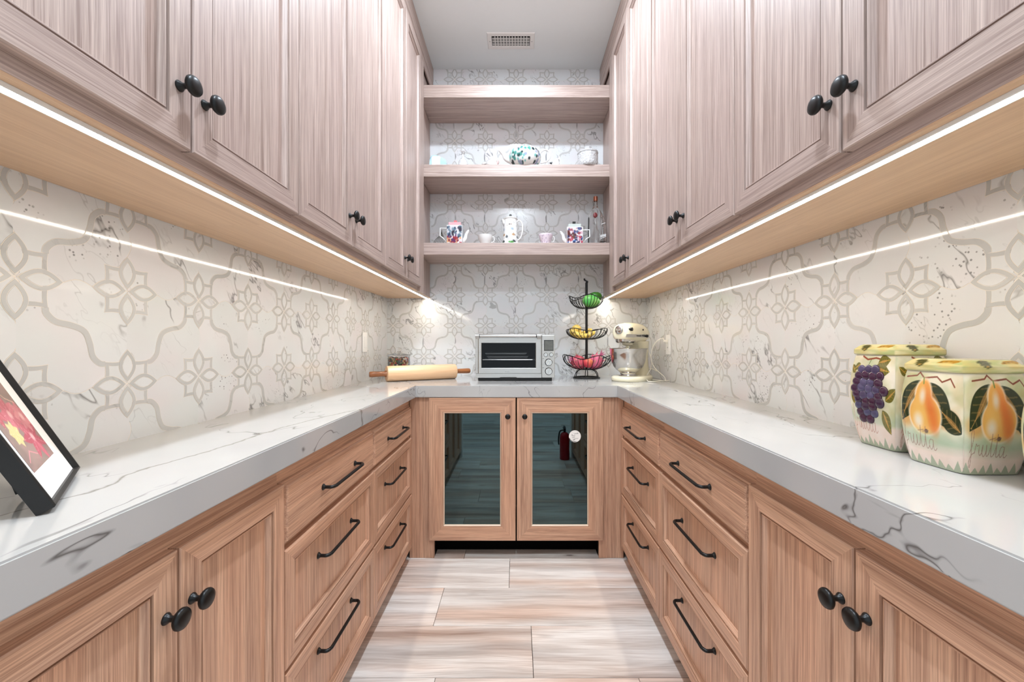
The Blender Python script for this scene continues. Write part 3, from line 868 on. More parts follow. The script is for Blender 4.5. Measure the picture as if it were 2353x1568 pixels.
# door: frame with a window opening; the body behind is hollow
def frame_bm(u0, u1, v0, v1, a0, a1, c0, c1, yf, yb, bev=.002):
    b = BM()
    def rect(u0, u1, v0, v1, y): return [b.verts.new(q) for q in ((u0, y, v0), (u1, y, v0), (u1, y, v1), (u0, y, v1))]
    A, B, C, D = rect(u0, u1, v0, v1, yb), rect(u0, u1, v0, v1, yf + bev), rect(u0 + bev, u1 - bev, v0 + bev, v1 - bev, yf), rect(a0 - bev, a1 + bev, c0 - bev, c1 + bev, yf)
    E, F = rect(a0, a1, c0, c1, yf + bev), rect(a0, a1, c0, c1, yb)
    for P, Q in ((A, B), (B, C), (C, D), (D, E), (E, F), (F, A)):
        for k in range(4): b.faces.new((P[k], P[(k + 1) % 4], Q[(k + 1) % 4], Q[k]))
    return recalc(b)
obj('body', frame_bm(x0 + .002, x1 - .002, zb, Z(769.5), X(1104), X(1234), Z(850), Z(785), .0122, .285), steel, root)
b = BM(); box(b, X(1103.5), X(1234.5), .262, .266, Z(850.5), Z(784.5)); obj('cavity_back', b, black_plastic, root)
b = BM()
for k in range(9): tube(b, [(X(1105), .03 + k * .026, Z(828)), (X(1233), .03 + k * .026, Z(828))], .0011, 6)
for xx in (1106, 1232): tube(b, [(X(xx), .02, Z(828)), (X(xx), .25, Z(828))], .0014, 6)
obj('wire_rack', b, steel_pol, root)
for k, (xa, xb, yb_) in enumerate(((1116, 1216, 822), (1112, 1212, 814.5))):
    b = BM(); zr = Z(yb_) ; rs = [[(X(xa) + d, .05 + d, z_), (X(xb) - d, .05 + d, z_), (X(xb) - d, .23 - d, z_), (X(xa) + d, .23 - d, z_)] for d, z_ in ((.012, zr - .008), (.002, zr + .006), (.0, zr + .007), (.003, zr + .0075), (.013, zr - .006))]
    loft(b, rs); recalc(b); obj('baking_pan', b, steel, root)
dz0, dz1 = Z(858.6), Z(770.5)
d = obj('door', frame_bm(X(1099.5), xm - .0015, dz0, dz1 - .003, X(1106.5), X(1231), Z(846), Z(788.5), -.004, .012), steel, root)
b = BM(); box(b, X(1106), X(1231.5), .004, .006, Z(846.5), Z(788), 0); g = obj('window', b, None or black_plastic, d)
gm = NT('oven door glass'); gl_ = gm.n('BsdfGlossy'); gl_.inputs['Roughness'].default_value = .03; tr_ = gm.n('BsdfTransparent')
gm.l(gm.mix(gm.noise(gm.coords(), 5, 1), rgb(206, 207, 208), rgb(198, 199, 200)), tr_.inputs['Color']); mx_ = gm.n('MixShader'); mx_.inputs[0].default_value = .018
gm.l(tr_.outputs[0], mx_.inputs[1]); gm.l(gl_.outputs[0], mx_.inputs[2]); gm.l(mx_.outputs[0], gm.out.inputs[0]); g.data.materials[0] = gm.m
b = BM(); tube(b, [(X(1109), -.0005, Z(827)), (X(1224), -.0005, Z(827))], .0011, 8); obj('rack_rail', b, steel_pol, d)
b = BM(); tube(b, [(X(1103.5), -.026, Z(772.3)), (X(1231), -.026, Z(772.3))], .0098, 18); h = obj('handle', b, steel_pol, d, 40)
for xa, xb in ((1093.2, 1102.3), (1233, 1242.5)):
    b = BM(); tube(b, [(X(xa), -.026, Z(772.3)), (X(xb), -.026, Z(772.3))], .0112, 18)
    box(b, X(xa + 1), X(xb - 1), -.026, -.003, Z(779.5), Z(773), .002, 2); obj('handle_bracket', b, steel, d, 40)
b = BM(); tube(b, [(X(1102.2), -.026, Z(772.3)), (X(1103.6), -.026, Z(772.3))], .0101, 18); tube(b, [(X(1231), -.026, Z(772.3)), (X(1233.2), -.026, Z(772.3))], .0101, 18); obj('collar', b, black_plastic, d, 40)
# left side trim and the lower panel with its crumb-tray notch
b = BM(); box(b, x0, X(1099), -.002, .013, dz0, dz1 - .004, .002, 2); obj('side_trim', b, steel, root)
b = BM(); q = [(X(1092.8), Z(858.9)), (X(1244), Z(858.9)), (X(1244), Z(868.4)), (X(1187.5), Z(868.4)), (X(1185), Z(864.3)), (X(1151), Z(864.3)), (X(1148.5), Z(868.4)), (X(1096), Z(868.4)), (X(1092.8), Z(865))]
loft(b, [[(u, -.002, v) for u, v in q], [(u, .013, v) for u, v in q]]); recalc(b); bmesh.ops.triangulate(b, faces=[f for f in b.faces if len(f.verts) > 4]); obj('lower_panel', b, steel, root)
b = BM(); box(b, xm + .001, X(1274.5), -.002, .013, zb, Z(770.3), .0025, 2)
pn = obj('control_panel', b, steel, root)
lcd = NT('grey display'); lcd.set(Base_Color=lcd.mix(lcd.noise(lcd.coords(), 60, 2), rgb(104, 105, 100), rgb(84, 86, 82)), Roughness=.25)
b = BM(); box(b, X(1250), X(1271.8), -.0032, .0, Z(806.6), Z(781.8), .0006, 1); obj('display_bezel', b, black_plastic, pn)
b = BM(); box(b, X(1251.2), X(1270.5), -.0038, -.001, Z(805.2), Z(783.3)); obj('display', b, lcd.m, pn)
ridge = plain('knob shadow line', rgb(70, 70, 70), .5)
def dial(nm, x, y, r, ln):
    b = BM(); lathe(b, [(0, -.002), (r * 1.16, -.002), (r * 1.16, -.0035), (0, -.0035)], 28, c=(X(x), 0, Z(y)), axis='y'); recalc(b); obj(nm + '_ring', b, black_plastic, pn)
    b = BM(); lathe(b, [(r, -.003), (r, -ln + .001), (r - .001, -ln), (0, -ln)], 28, c=(X(x), 0, Z(y)), axis='y'); recalc(b); k = obj(nm, b, steel_pol, pn, 40)
    if r > .012:
        b = BM(); bx = box(b, -.0018, .0018, -ln - .004, -ln + .001, -r * .85, r * .85, .0006, 1); bmesh.ops.rotate(b, verts=b.verts, cent=(0, 0, 0), matrix=Matrix.Rotation(.5 if y < 840 else .35, 3, 'Y')); bmesh.ops.translate(b, verts=b.verts, vec=(X(x), 0, Z(y)))
        obj(nm + '_grip', b, steel_pol, pn)
dial('button', 1254, 815.8, .0108, .007); dial('button', 1266.8, 815.6, .0108, .007)
dial('dial', 1260.6, 833, .0190, .016); dial('dial', 1260.6, 853.5, .0190, .016)
b = BM()
for (xx, yy_) in ((1248, 824.6), (1248, 845.6)): box(b, X(xx - 1.2), X(xx + 1.4), -.0023, -.0015, Z(yy_ + .5), Z(yy_ - .4))
obj('marking', b, black_plastic, pn)
text_obj('lettering', 'Breville', .0085, plain('faint grey print', rgb(150, 150, 148), .4), d, (X(1165.5), -.0043, Z(854.8)), (PI / 2, 0, 0), .0002)

# --- rolling pin
pa, pb_ = Vector((-.755, 2.385, 0)), Vector((-.388, 2.60, 0)); ax = (pb_ - pa); Lp = ax.length; ang = math.atan2(ax.y, ax.x)
R = .0455
maple = wood('pale maple', 'x', rgb(222, 176, 132), rgb(240, 204, 164), rgb(250, 236, 220), .4, .3)
handle_w = wood('brown stained handle', 'x', rgb(122, 70, 34), rgb(186, 120, 70), rgb(240, 220, 200), .3, .4)
mid = (pa + pb_) / 2; root = thing('rolling_pin', 'large pale wooden rolling pin with brown handles on the left of the back worktop', 'rolling pin', (mid.x, mid.y, ZC), ang)
hl = Lp / 2
b = BM(); lathe(b, [(0, -hl), (R - .005, -hl), (R - .001, -hl + .002), (R, -hl + .006), (R, hl - .006), (R - .001, hl - .002), (R - .005, hl), (0, hl)], 40, c=(0, 0, R), axis='x'); recalc(b); obj('roller', b, maple, root, 40)
for s in (-1, 1):
    hL = .094 if s < 0 else .1
    pr = [(0, hl - .004), (.020, hl - .004), (.0195, hl + .004), (.0145, hl + .014), (.0150, hl + .03), (.0165, hl + hL - .02), (.0160, hl + hL - .004), (.0135, hl + hL), (0, hl + hL)]
    b = BM(); lathe(b, [(r, s * h) for r, h in pr], 24, c=(0, 0, R), axis='x'); recalc(b); obj('handle', b, handle_w, root, 40)

# --- lidded glass jar of gumballs
root = thing('glass_jar', 'round lidded glass jar of colourful beads in the left back corner', 'jar', (-.752, 2.63, ZC))
b = BM(); lathe(b, [(0, 0), (.060, 0), (.065, .004), (.0675, .012), (.0675, .128), (.0655, .135), (.0690, .140), (.0690, .144), (.0640, .143), (.0635, .130), (.0645, .012), (.060, .006), (0, .006)], 40); recalc(b); obj('body', b, clear_glass, root, 50)
b = BM(); lathe(b, [(0, .1445), (.071, .1445), (.0720, .147), (.071, .150), (.045, .155), (.020, .160), (.013, .166), (.012, .171), (.018, .176), (.020, .183), (.017, .191), (.008, .195), (0, .196)], 40); recalc(b); obj('lid', b, clear_glass, root, 50)
bead_cols = [(170, 60, 46), (206, 120, 70), (230, 190, 150), (90, 120, 76), (60, 92, 70), (44, 74, 92), (236, 232, 220), (120, 50, 40), (196, 160, 70), (40, 40, 40), (210, 100, 90), (110, 150, 120)]
b = BM(); rg = random.Random(5); nb = 0
for lay_ in range(10):
    zc = .015 + lay_ * .0118
    for rr_, n in ((.0575, 30), (.046, 23), (.033, 15)):
        if lay_ > 8 and rr_ < .04: continue
        for k in range(n):
            a = 2 * PI * (k + .5 * (lay_ % 2)) / n + rg.uniform(-.05, .05)
            v0 = len(b.verts); sphere(b, (rr_ * math.cos(a), rr_ * math.sin(a), zc + rg.uniform(-.001, .0015)), .0062, 7, 5)
bm_me = bpy.data.meshes.new('beads'); b.to_mesh(bm_me); b.free()
at = bm_me.color_attributes.new('Col', 'FLOAT_COLOR', 'POINT'); per = 7 * 4 + 2
for i in range(0, len(bm_me.vertices), per):
    c_l = s2l(tuple(q / 255. for q in rg.choice(bead_cols))) + (1,)
    for j in range(i, min(i + per, len(bm_me.vertices))): at.data[j].color = c_l
bm_me.materials.append(m_glaze); finish(bm_me, 80)
o = bpy.data.objects.new('beads', bm_me); COL.objects.link(o); o['kind'] = 'stuff'
o.location = (-.752, 2.63, ZC); tag(o, 'colourful round beads filling the glass jar', 'beads')

# --- three-tier wire fruit stand
FX, FY = .446, 2.625
root = thing('fruit_stand', 'black wire three-tier fruit stand to the right of the toaster oven', 'fruit stand', (FX, FY, ZC))
zz = lambda y, Y=FY: -(y - CY) * Y / FPX - ZC
b = BM()
ring = lambda r, z, n=48: [(r * math.cos(2 * PI * k / n), r * math.sin(2 * PI * k / n), z) for k in range(n)]
tube(b, ring(.082, .0045), .0042, 8, closed=True)
for k in range(6):
    a = 2 * PI * (k + .25) / 6
    P = [(.081, .006), (.076, .030), (.060, .048), (.034, .056), (.004, .057)]
    tube(b, catmull([(r * math.cos(a), r * math.sin(a), h) for r, h in P], 4), .0026, 6)
obj('foot', b, black_metal, root, 50)
b = BM(); tube(b, [(0, 0, .055), (0, 0, zz(650))], .0082, 12)
tube(b, catmull([(0, 0, zz(655)), (-.001, 0, zz(648)), (-.005, 0, zz(645)), (-.012, 0, zz(644.5)), (-.0135, 0, zz(641.5))], 4), .0048, 8); sphere(b, (-.0135, 0, zz(642)), .0062, 10, 6); sphere(b, (.003, 0, zz(648)), .0085, 10, 6)
obj('pole', b, black_metal, root, 50)
def bowl(name, R_, zb, zr, lob, amp, ph, nw=30):
    b = BM()
    def rim(a): return R_ * (1 + .05 * math.cos(lob * (a - ph))), zr + amp * math.cos(lob * (a - ph))
    rp = []
    for k in range(96):
        a = 2 * PI * k / 96; r, h = rim(a); rp.append((r * math.cos(a), r * math.sin(a), h))
    tube(b, rp, .0026, 6, closed=True)
    for k in range(nw):
        a = 2 * PI * k / nw; r, h = rim(a); P = []
        for q in range(9):
            t = q / 8; rr_ = .016 + (r - .016) * math.sin(t * PI / 2) ** .9; P.append((rr_ * math.cos(a), rr_ * math.sin(a), zb + (h - zb) * (1 - math.cos(t * PI / 2)) ** .95))
        tube(b, P, .0019, 5)
    for rr_, hh in ((.016, zb), (.07 if R_ > .12 else .05, None)):
        t = math.asin(((rr_ - .016) / (R_ - .016)) ** (1 / .9)) / (PI / 2)
        tube(b, ring(rr_, zb + (zr - zb) * (1 - math.cos(t * PI / 2)) ** .95, 40), .0019, 5, closed=True)
    return obj(name, b, black_metal, root, 50)
bowl('wire_bowl', .154, zz(850), zz(820), 5, .011, PI * .0)
bowl('wire_bowl', .133, zz(780.5), zz(759), 4, .009, PI * .25)
bowl('wire_bowl', .106, zz(710), zz(684.5), 4, .010, 0)
# fruit: each piece its own thing
def fruit(name, label, cat, loc, rings_fn, colfun, rot=(0, 0, 0), sub=None):
    b = BM(); rings_fn(b); recalc(b)
    me = bpy.data.meshes.new(name); b.to_mesh(me); b.free(); srgb_mesh_color(me, colfun); me.materials.append(m_skin); finish(me, 60)
    o = bpy.data.objects.new(name, me); COL.objects.link(o); o.location = loc; o.rotation_euler = rot; tag(o, label, cat); return o
def prof_body(P, seg=24): return lambda b: lathe(b, P, seg)
nzf = lambda v, f, p: math.sin(v.x * f + p) * math.cos(v.y * f * 1.3 + p * 2) * math.sin(v.z * f * .9 + 1)
A = Vector((FX, FY, ZC))
mango = [(0, -.058), (.018, -.054), (.034, -.038), (.0415, -.012), (.040, .014), (.030, .040), (.014, .054), (0, .057)]
fruit('mango', 'bright green mango in the top wire bowl, in front', 'fruit', A + Vector((.026, -.030, zz(693.5))), prof_body(mango), lambda v: (112 + 30 * nzf(v, 60, 1), 188 + 20 * nzf(v, 50, 0), 92), (0, PI / 2, .3))
fruit('avocado', 'dark green avocado behind the mango in the top wire bowl', 'fruit', A + Vector((.056, .038, zz(683.5))), prof_body([(r * .92, h * .9) for r, h in mango]), lambda v: (58 + 14 * nzf(v, 90, 1), 104 + 20 * nzf(v, 70, 0), 30), (0, 1.25, -.3))
def banana(b, bend=.10, L=.17, r=.0165):
    rings = []
    for k in range(13):
        t = k / 12; a = (t - .5) * L / bend; c = Vector((bend * math.sin(a), 0, bend * (1 - math.cos(a))))
        q = r * min(1, .30 + 2.4 * math.sin(PI * t) ** .8) if 0 < k < 12 else r * .3
        tv = Vector((math.cos(a), 0, math.sin(a))); nv = Vector((-math.sin(a), 0, math.cos(a)))
        rings.append([c + (nv * math.cos(2 * PI * j / 10) + Vector((0, 1, 0)) * math.sin(2 * PI * j / 10)) * q for j in range(10)])
    loft(b, rings)
ban_col = lambda p: (lambda v: (222 - 100 * (nzf(v, 170, p) > .30), 192 - 100 * (nzf(v, 170, p) > .30), 92 - 40 * (nzf(v, 170, p) > .30)))
for k, (dx, dy, yy_, rz, rx, lb) in enumerate(((-.030, -.045, 772, .10, .15, 'front banana'), (-.042, -.008, 771, .45, .1, 'second banana'), (-.030, .034, 766, .25, -.1, 'rear banana'))):
    fruit('banana', f'yellow spotted banana in the middle wire bowl, {lb} of three', 'banana', A + Vector((dx, dy, zz(yy_) - .004)), banana, ban_col(k), (rx, 0, rz))['group'] = 'bananas in the middle bowl'
lm = [(0, -.034), (.014, -.031), (.026, -.020), (.031, 0), (.026, .020), (.014, .031), (.006, .037), (0, .038)]
fruit('lemon', 'yellow lemon at the back left of the middle wire bowl', 'fruit', A + Vector((-.057, .045, zz(756.5))), prof_body(lm), lambda v: (226 + 10 * nzf(v, 90, 1), 190, 96), (0, PI / 2, 1.0))
df = [(0, -.052), (.022, -.047), (.039, -.030), (.045, -.004), (.041, .024), (.026, .044), (.010, .052), (0, .053)]
def dragon(name, label, loc, rot, cols):
    root = thing(name, label, 'fruit', loc); root.rotation_euler = rot
    b = BM(); lathe(b, df, 24); recalc(b); me = bpy.data.meshes.new('body'); b.to_mesh(me); b.free()
    srgb_mesh_color(me, lambda v: tuple(c + 26 * nzf(v, 75, 2) for c in cols)); me.materials.append(m_skin); finish(me, 60)
    o = bpy.data.objects.new('body', me); COL.objects.link(o); o.parent = root
    for k in range(16):
        a = k * 2.4; h = -.034 + .0052 * k; r = .041 * math.sqrt(max(.05, 1 - (h / .056) ** 2)); d = Vector((math.cos(a), math.sin(a), 0))
        p0 = d * r + Vector((0, 0, h)); tip = d * (r + .010) + Vector((0, 0, h + .028)); s_ = Vector((-d.y, d.x, 0)) * .009
        b = BM(); vs = [b.verts.new(q) for q in (p0 - s_ - Vector((0, 0, .012)), p0 + s_ - Vector((0, 0, .012)), p0 + s_ * .7 + d * .004 + Vector((0, 0, .01)), tip, p0 - s_ * .7 + d * .004 + Vector((0, 0, .01)), p0 - d * .006)]
        for f in ((0, 1, 2, 3, 4), (1, 0, 5), (2, 1, 5), (3, 2, 5), (4, 3, 5), (0, 4, 5)): b.faces.new([vs[i] for i in f])
        recalc(b); me = bpy.data.meshes.new('scale'); b.to_mesh(me); b.free(); srgb_mesh_color(me, lambda v: (214, 104, 138) if (v - tip).length > .016 else (214, 204, 150)); me.materials.append(m_skin)
        o = bpy.data.objects.new('scale', me); COL.objects.link(o); o.parent = root
    for k in range(6):
        a = k * 1.05; b = BM(); tube(b, [(0.004 * math.cos(a), .004 * math.sin(a), .050), (.009 * math.cos(a), .009 * math.sin(a), .068), (.020 * math.cos(a), .020 * math.sin(a), .088)], [.0035, .003, .0006], 6)
        me = bpy.data.meshes.new('crown_leaf'); b.to_mesh(me); b.free(); srgb_mesh_color(me, lambda v: (206, 110, 150)); me.materials.append(m_skin); o = bpy.data.objects.new('crown_leaf', me); COL.objects.link(o); o.parent = root
    return root
dragon('dragon_fruit', 'pink dragon fruit lying on the right of the bottom wire bowl', A + Vector((.053, -.014, zz(832))), (.5, .55, .2), (206, 98, 128))
dragon('dragon_fruit', 'red dragon fruit lying on the left of the bottom wire bowl', A + Vector((-.053, -.018, zz(833))), (.2, -1.2, .4), (196, 84, 98))
fruit('peach', 'red and yellow peach between the dragon fruit at the front of the bottom bowl', 'fruit', A + Vector((-.004, -.083, zz(833.5))), prof_body([(0, -.029), (.017, -.025), (.029, -.010), (.031, .006), (.023, .022), (.010, .027), (0, .024)], 20), lambda v: (214, 90 + 900 * max(-.03, min(.06, v.x + v.z)), 82))

# --- stand mixer
ZM = ZC
root = thing('stand_mixer', 'cream stand mixer with steel bowl on the right of the back worktop', 'mixer', (.664, 2.45, ZM), -.72)
def sq_ring(cx, cy, cz, rx, ry, axis, n=28, e=2.6, tilt=0):
    out = []
    for k in range(n):
        a = 2 * PI * k / n; c, s = math.cos(a), math.sin(a)
        p = abs(c) ** (2 / e) * (1 if c > 0 else -1) * rx; q = abs(s) ** (2 / e) * (1 if s > 0 else -1) * ry
        out.append((cx + p, cy, cz + q) if axis == 'y' else (cx + p, cy + q, cz))
    return out
b = BM(); rs = []
for h, k in ((0, .965), (.006, 1), (.020, 1), (.027, .96), (.030, .88)):
    rs.append(sq_ring(0, .055, h, .100 * k, .160 * k, 'z', 40, 2.5))
loft(b, rs); recalc(b); obj('base', b, cream_enamel, root, 50)
b = BM(); rs = []
for h, rx, ry, cy in ((.026, .066, .062, .150), (.05, .056, .052, .155), (.10, .050, .047, .158), (.16, .048, .048, .158), (.20, .052, .062, .150), (.235, .056, .085, .135)):
    rs.append(sq_ring(0, cy, h, rx, ry, 'z', 32, 2.4))
loft(b, rs); recalc(b); obj('column', b, cream_enamel, root, 50)
# head: lofted front to back, lower half narrower
def head(y0, y1, zlo, zhi, hw, fr):
    b = BM(); rs = []
    for t, k, lo, hi in fr:
        y = y0 + (y1 - y0) * t; r = []
        for j in range(32):
            a = 2 * PI * j / 32; c, s = math.cos(a), math.sin(a)
            p = abs(c) ** .72 * (1 if c > 0 else -1) * hw * k
            zc, hz = (zlo + lo + zhi - hi) / 2, (zhi - hi - zlo - lo) / 2
            r.append((p, y, zc + abs(s) ** .78 * (1 if s > 0 else -1) * hz))
        rs.append(r)
    loft(b, rs); return recalc(b)
fr = [(0, .52, .030, .046), (.015, .66, .020, .032), (.06, .82, .012, .018), (.14, .93, .006, .008), (.28, 1.0, 0, .001), (.5, 1.0, 0, 0), (.7, .98, 0, .004), (.84, .90, .004, .014), (.94, .74, .014, .030), (.985, .52, .030, .048), (1, .34, .040, .058)]
obj('head', head(-.112, .215, .226, .345, .063, fr), cream_enamel, root, 60)
# steel trim band round the head, its badge lettering, front hub and knobs
b = BM()
def band_ring(z, g):
    P = []
    for t, k, lo, hi in fr[1:-1]:
        y = -.112 + .327 * t; zc, hz = (.226 + lo + .345 - hi) / 2, (.345 - hi - .226 - lo) / 2
        s = max(-1, min(1, (z - zc) / hz)); sa = math.copysign(abs(s) ** (1 / .78), s); ca = math.sqrt(max(0, 1 - sa * sa))
        P.append((abs(ca) ** .72 * .063 * k + g, y))
    return [(x, y, z) for x, y in P] + [(-x, y, z) for x, y in P[::-1]]
loft(b, [band_ring(.257, .0006), band_ring(.257, .0022), band_ring(.275, .0022), band_ring(.275, .0006)], cap=False); recalc(b); obj('trim_band', b, steel, root, 40)
badge = plain('badge black', rgb(24, 24, 24), .4)
text_obj('badge_lettering', 'KitchenAid', .0122, badge, root, (-.0655, .006, .2662), (PI / 2, 0, -PI / 2), .0003, sx=1.12)
text_obj('badge_lettering', 'KitchenAid', .0122, badge, root, (.0655, .004, .2662), (PI / 2, 0, PI / 2), .0003, sx=1.12)
b = BM(); lathe(b, [(0, -.124), (.017, -.124), (.021, -.121), (.022, -.114), (.022, -.096), (0, -.096)], 28, c=(0, 0, .300), axis='y'); recalc(b); obj('hub_cap', b, steel_pol, root, 40)
b = BM(); lathe(b, [(.0245, -.090), (.0245, -.117), (.0225, -.1185), (.0225, -.090)], 28, c=(0, 0, .300), axis='y'); recalc(b); obj('hub_ring', b, steel, root, 40)
def side_knob(nm, x, y, zq, r, ln, m):
    b = BM(); lathe(b, [(0, 0), (r * .6, 0), (r * .6, ln * .5), (r, ln * .55), (r, ln * .95), (r * .8, ln), (0, ln)], 18, axis='x'); bmesh.ops.translate(b, verts=b.verts, vec=(x, y, zq)); recalc(b); return obj(nm, b, m, root, 40)
side_knob('hub_knob', .044, -.086, .303, .0105, .026, black_plastic)
side_knob('speed_lever', .058, .095, .266, .0085, .024, black_plastic); side_knob('lock_lever', .058, .065, .303, .0055, .009, black_plastic)
side_knob('lock_lever', -.058, .095, .266, .0085, -.024, black_plastic)
b = BM(); rs = [sq_ring(0, -.030, .247, .048, .082, 'z', 32, 2.4), sq_ring(0, -.030, .233, .047, .080, 'z', 32, 2.4), sq_ring(0, -.030, .226, .040, .070, 'z', 32, 2.4)]
loft(b, rs); recalc(b); obj('planetary_ring', b, steel_pol, root, 40)
b = BM(); lathe(b, [(0, .232), (.030, .232), (.030, .214), (.022, .210), (.010, .208), (.009, .188), (.006, .150), (0, .149)], 24, c=(0, -.010, 0)); recalc(b); obj('beater_shaft', b, cream_enamel, root, 40)
b = BM(); lathe(b, [(0, .031), (.056, .031), (.056, .034), (.047, .037), (.046, .046), (.050, .052), (.070, .066), (.086, .086), (.098, .116), (.1045, .155), (.107, .186), (.1105, .189), (.1115, .1915), (.110, .193), (.1055, .190), (.103, .155), (.096, .116), (.084, .088), (.068, .069), (.046, .056), (0, .054)], 56); recalc(b); obj('mixing_bowl', b, steel_pol, root, 50)
mixer = root
# outlet on the right wall, and the mixer's flex hanging from it
YO = 946 * XW / (1538 - CX)
def plate(name, label, cat, side, Y, zc, kind):
    root = thing(name, label, cat, (side * (XW - .0031), Y, zc), side * -PI / 2)
    b = BM(); box(b, -.0355, .0355, -.0055, 0, -.058, .058, .0018, 2); obj('cover_plate', b, plastic_white, root)
    b = BM(); box(b, -.0168, .0168, -.0075, -.004, -.0335, .0335, .0012, 2); f = obj('rocker' if kind == 's' else 'socket_face', b, plastic_white, root)
    if kind == 'o':
        for zq in (-.017, .017):
            for x in (-.0055, .0055):
                b = BM(); box(b, x - .0009, x + .0009, -.0078, -.0066, zq - .003, zq + .005); obj('slot', b, void_black, f)
    return root
plate('light_switch', 'white rocker light switch on the left wall near the back corner', 'light switch', -1, 946 * XW / (CX - 836), .003, 's')
plate('wall_outlet', 'white wall outlet on the right wall behind the mixer flex', 'outlet', 1, YO, -.012, 'o')
YQ = YO
pts = [px(1535, 779, 1), ] 
def cp(x, y, Y): return px(x, y, Y)
hang = [Vector((XW - .03, YO, .008)), cp(1523, 778, 2.43), cp(1511, 783, 2.44), cp(1502, 794, 2.45), cp(1497, 810, 2.46), cp(1496, 825, 2.47), cp(1500, 838, 2.48), cp(1508, 850, 2.47), cp(1518, 859, 2.45), cp(1526, 866, 2.42)]
def on(x, y): Yq = 946 * .2212 / (y - CY); return px(x, y, Yq)
tail = [on(1529, 874.5), on(1518, 876.0), on(1506, 877.2), on(1495, 877.4), on(1488, 876.0)]
loop = [cp(1485, 868, 2.46), cp(1487, 862, 2.48), cp(1495, 847, 2.50), cp(1497, 828, 2.52), cp(1492, 812, 2.55), cp(1488, 800, 2.60)]
loop2 = [on(1543, 874.6), on(1528, 875.5), on(1512, 874), on(1498, 871.8), cp(1487, 862, 2.54), cp(1484, 853, 2.56), cp(1490, 848, 2.57), cp(1500, 848.5, 2.55), cp(1509, 853, 2.52)]
inv = Matrix.Rotation(.72, 4, 'Z') @ Matrix.Translation(-Vector(mixer.location))
for nm, P in (('power_cord', hang + tail + loop), ('power_cord', loop2)):
    b = BM(); tube(b, catmull([inv @ Vector(p) for p in P], 5), .0027, 8); obj(nm, b, cable_white, mixer, 60)
b = BM(); P = [inv @ Vector((XW - .0105, YO, .008)), inv @ Vector((XW - .033, YO, .008))]; tube(b, [P[0], P[0].lerp(P[1], .6), P[1]], [.010, .009, .005], 12); obj('plug', b, cable_white, mixer, 40)

# --- picture frame leaning back on the left worktop
th_ = math.radians(25)
n_ = Vector((.757, .654, 0)); e_ = Vector((-.654, .757, 0)); 
U_ = Vector((0, 0, 1)) * math.cos(th_) - n_ * math.sin(th_)
Nf = n_ * math.cos(th_) + Vector((0, 0, 1)) * math.sin(th_)
WF, HF, TF = .222, .222, .020
org = Vector((-.6106, .5464, -.217)) - Nf * TF       # lower near corner at the back, touching the stone
org.z = ZC + .0004
M = Matrix((e_, -Nf, U_)).transposed().to_4x4(); M.translation = org
root = thing('picture_frame', 'black picture frame with a pink flower print leaning on the left worktop', 'picture frame', org)
root.matrix_basis = M
fw = .006
pf = [(0, 0), (0, TF - .002), (.0015, TF), (fw - .002, TF), (fw, TF - .0035), (fw, 0)]
for m, nm in zip(mitred(0, WF, 0, HF, pf, 0), ('lower_bar', 'side_bar', 'upper_bar', 'side_bar')): obj(nm, m, black_plastic, root)
b = BM(); box(b, fw - .002, WF - fw + .002, -.006, -.002, fw - .002, HF - fw + .002); obj('backing_board', b, black_plastic, root)
b = BM(); box(b, fw - .001, WF - fw + .001, -.0125, -.0075, fw - .001, HF - fw + .001); obj('mount', b, plain('white mount board', rgb(246, 247, 247), .8), root)
p0, p1, q0, q1 = .044, .178, .046, .178
n = 90; gu, gv = np.meshgrid(np.linspace(0, 1, n), np.linspace(0, 1, n)); pt = Paint(gu, gv, (142, 120, 116))
pt.wash(3, (206, 150, 150), .5, 5); pt.wash(8, (150, 140, 128), .5, 6)
for cx, cy, r, rot, c in ((.72, .30, .34, .4, (176, 84, 98)), (.55, .62, .30, 2.2, (186, 104, 114)), (.86, .55, .22, 1.2, (196, 124, 130)), (.2, .75, .26, .9, (168, 84, 92))):
    for k in range(7):
        a = rot + k * .9; pt.leaf(cx, cy, cx + r * math.cos(a), cy + r * math.sin(a), .07, tuple(min(255, q + 8 * (k % 3)) for q in c), (212, 150, 158))
    pt.ell(cx, cy, .05, .05, (226, 180, 180), .8)
for k in range(7):
    a = k * .9 + .3; pt.leaf(.30, .42, .30 + .17 * math.cos(a), .42 + .17 * math.sin(a), .06, (216, 196, 140), (226, 212, 176))
pt.line([(.6, .95), (.75, .8), (.95, .72)], .006, (240, 200, 180)); pt.line([(.1, .1), (.3, .2), (.5, .12)], .008, (232, 150, 160))
P = np.stack([p0 + (p1 - p0) * gu, np.full_like(gu, -.0128), q0 + (q1 - q0) * gv], -1)
grid_mesh('print', P, pt.lin(), m_print, root, smooth=None)
b = BM(); box(b, .095, .127, .0, .004, .02, .16); bmesh.ops.rotate(b, verts=b.verts, cent=(.11, 0, .16), matrix=Matrix.Rotation(.16, 3, 'X')); obj('easel_strut', b, black_plastic, root)

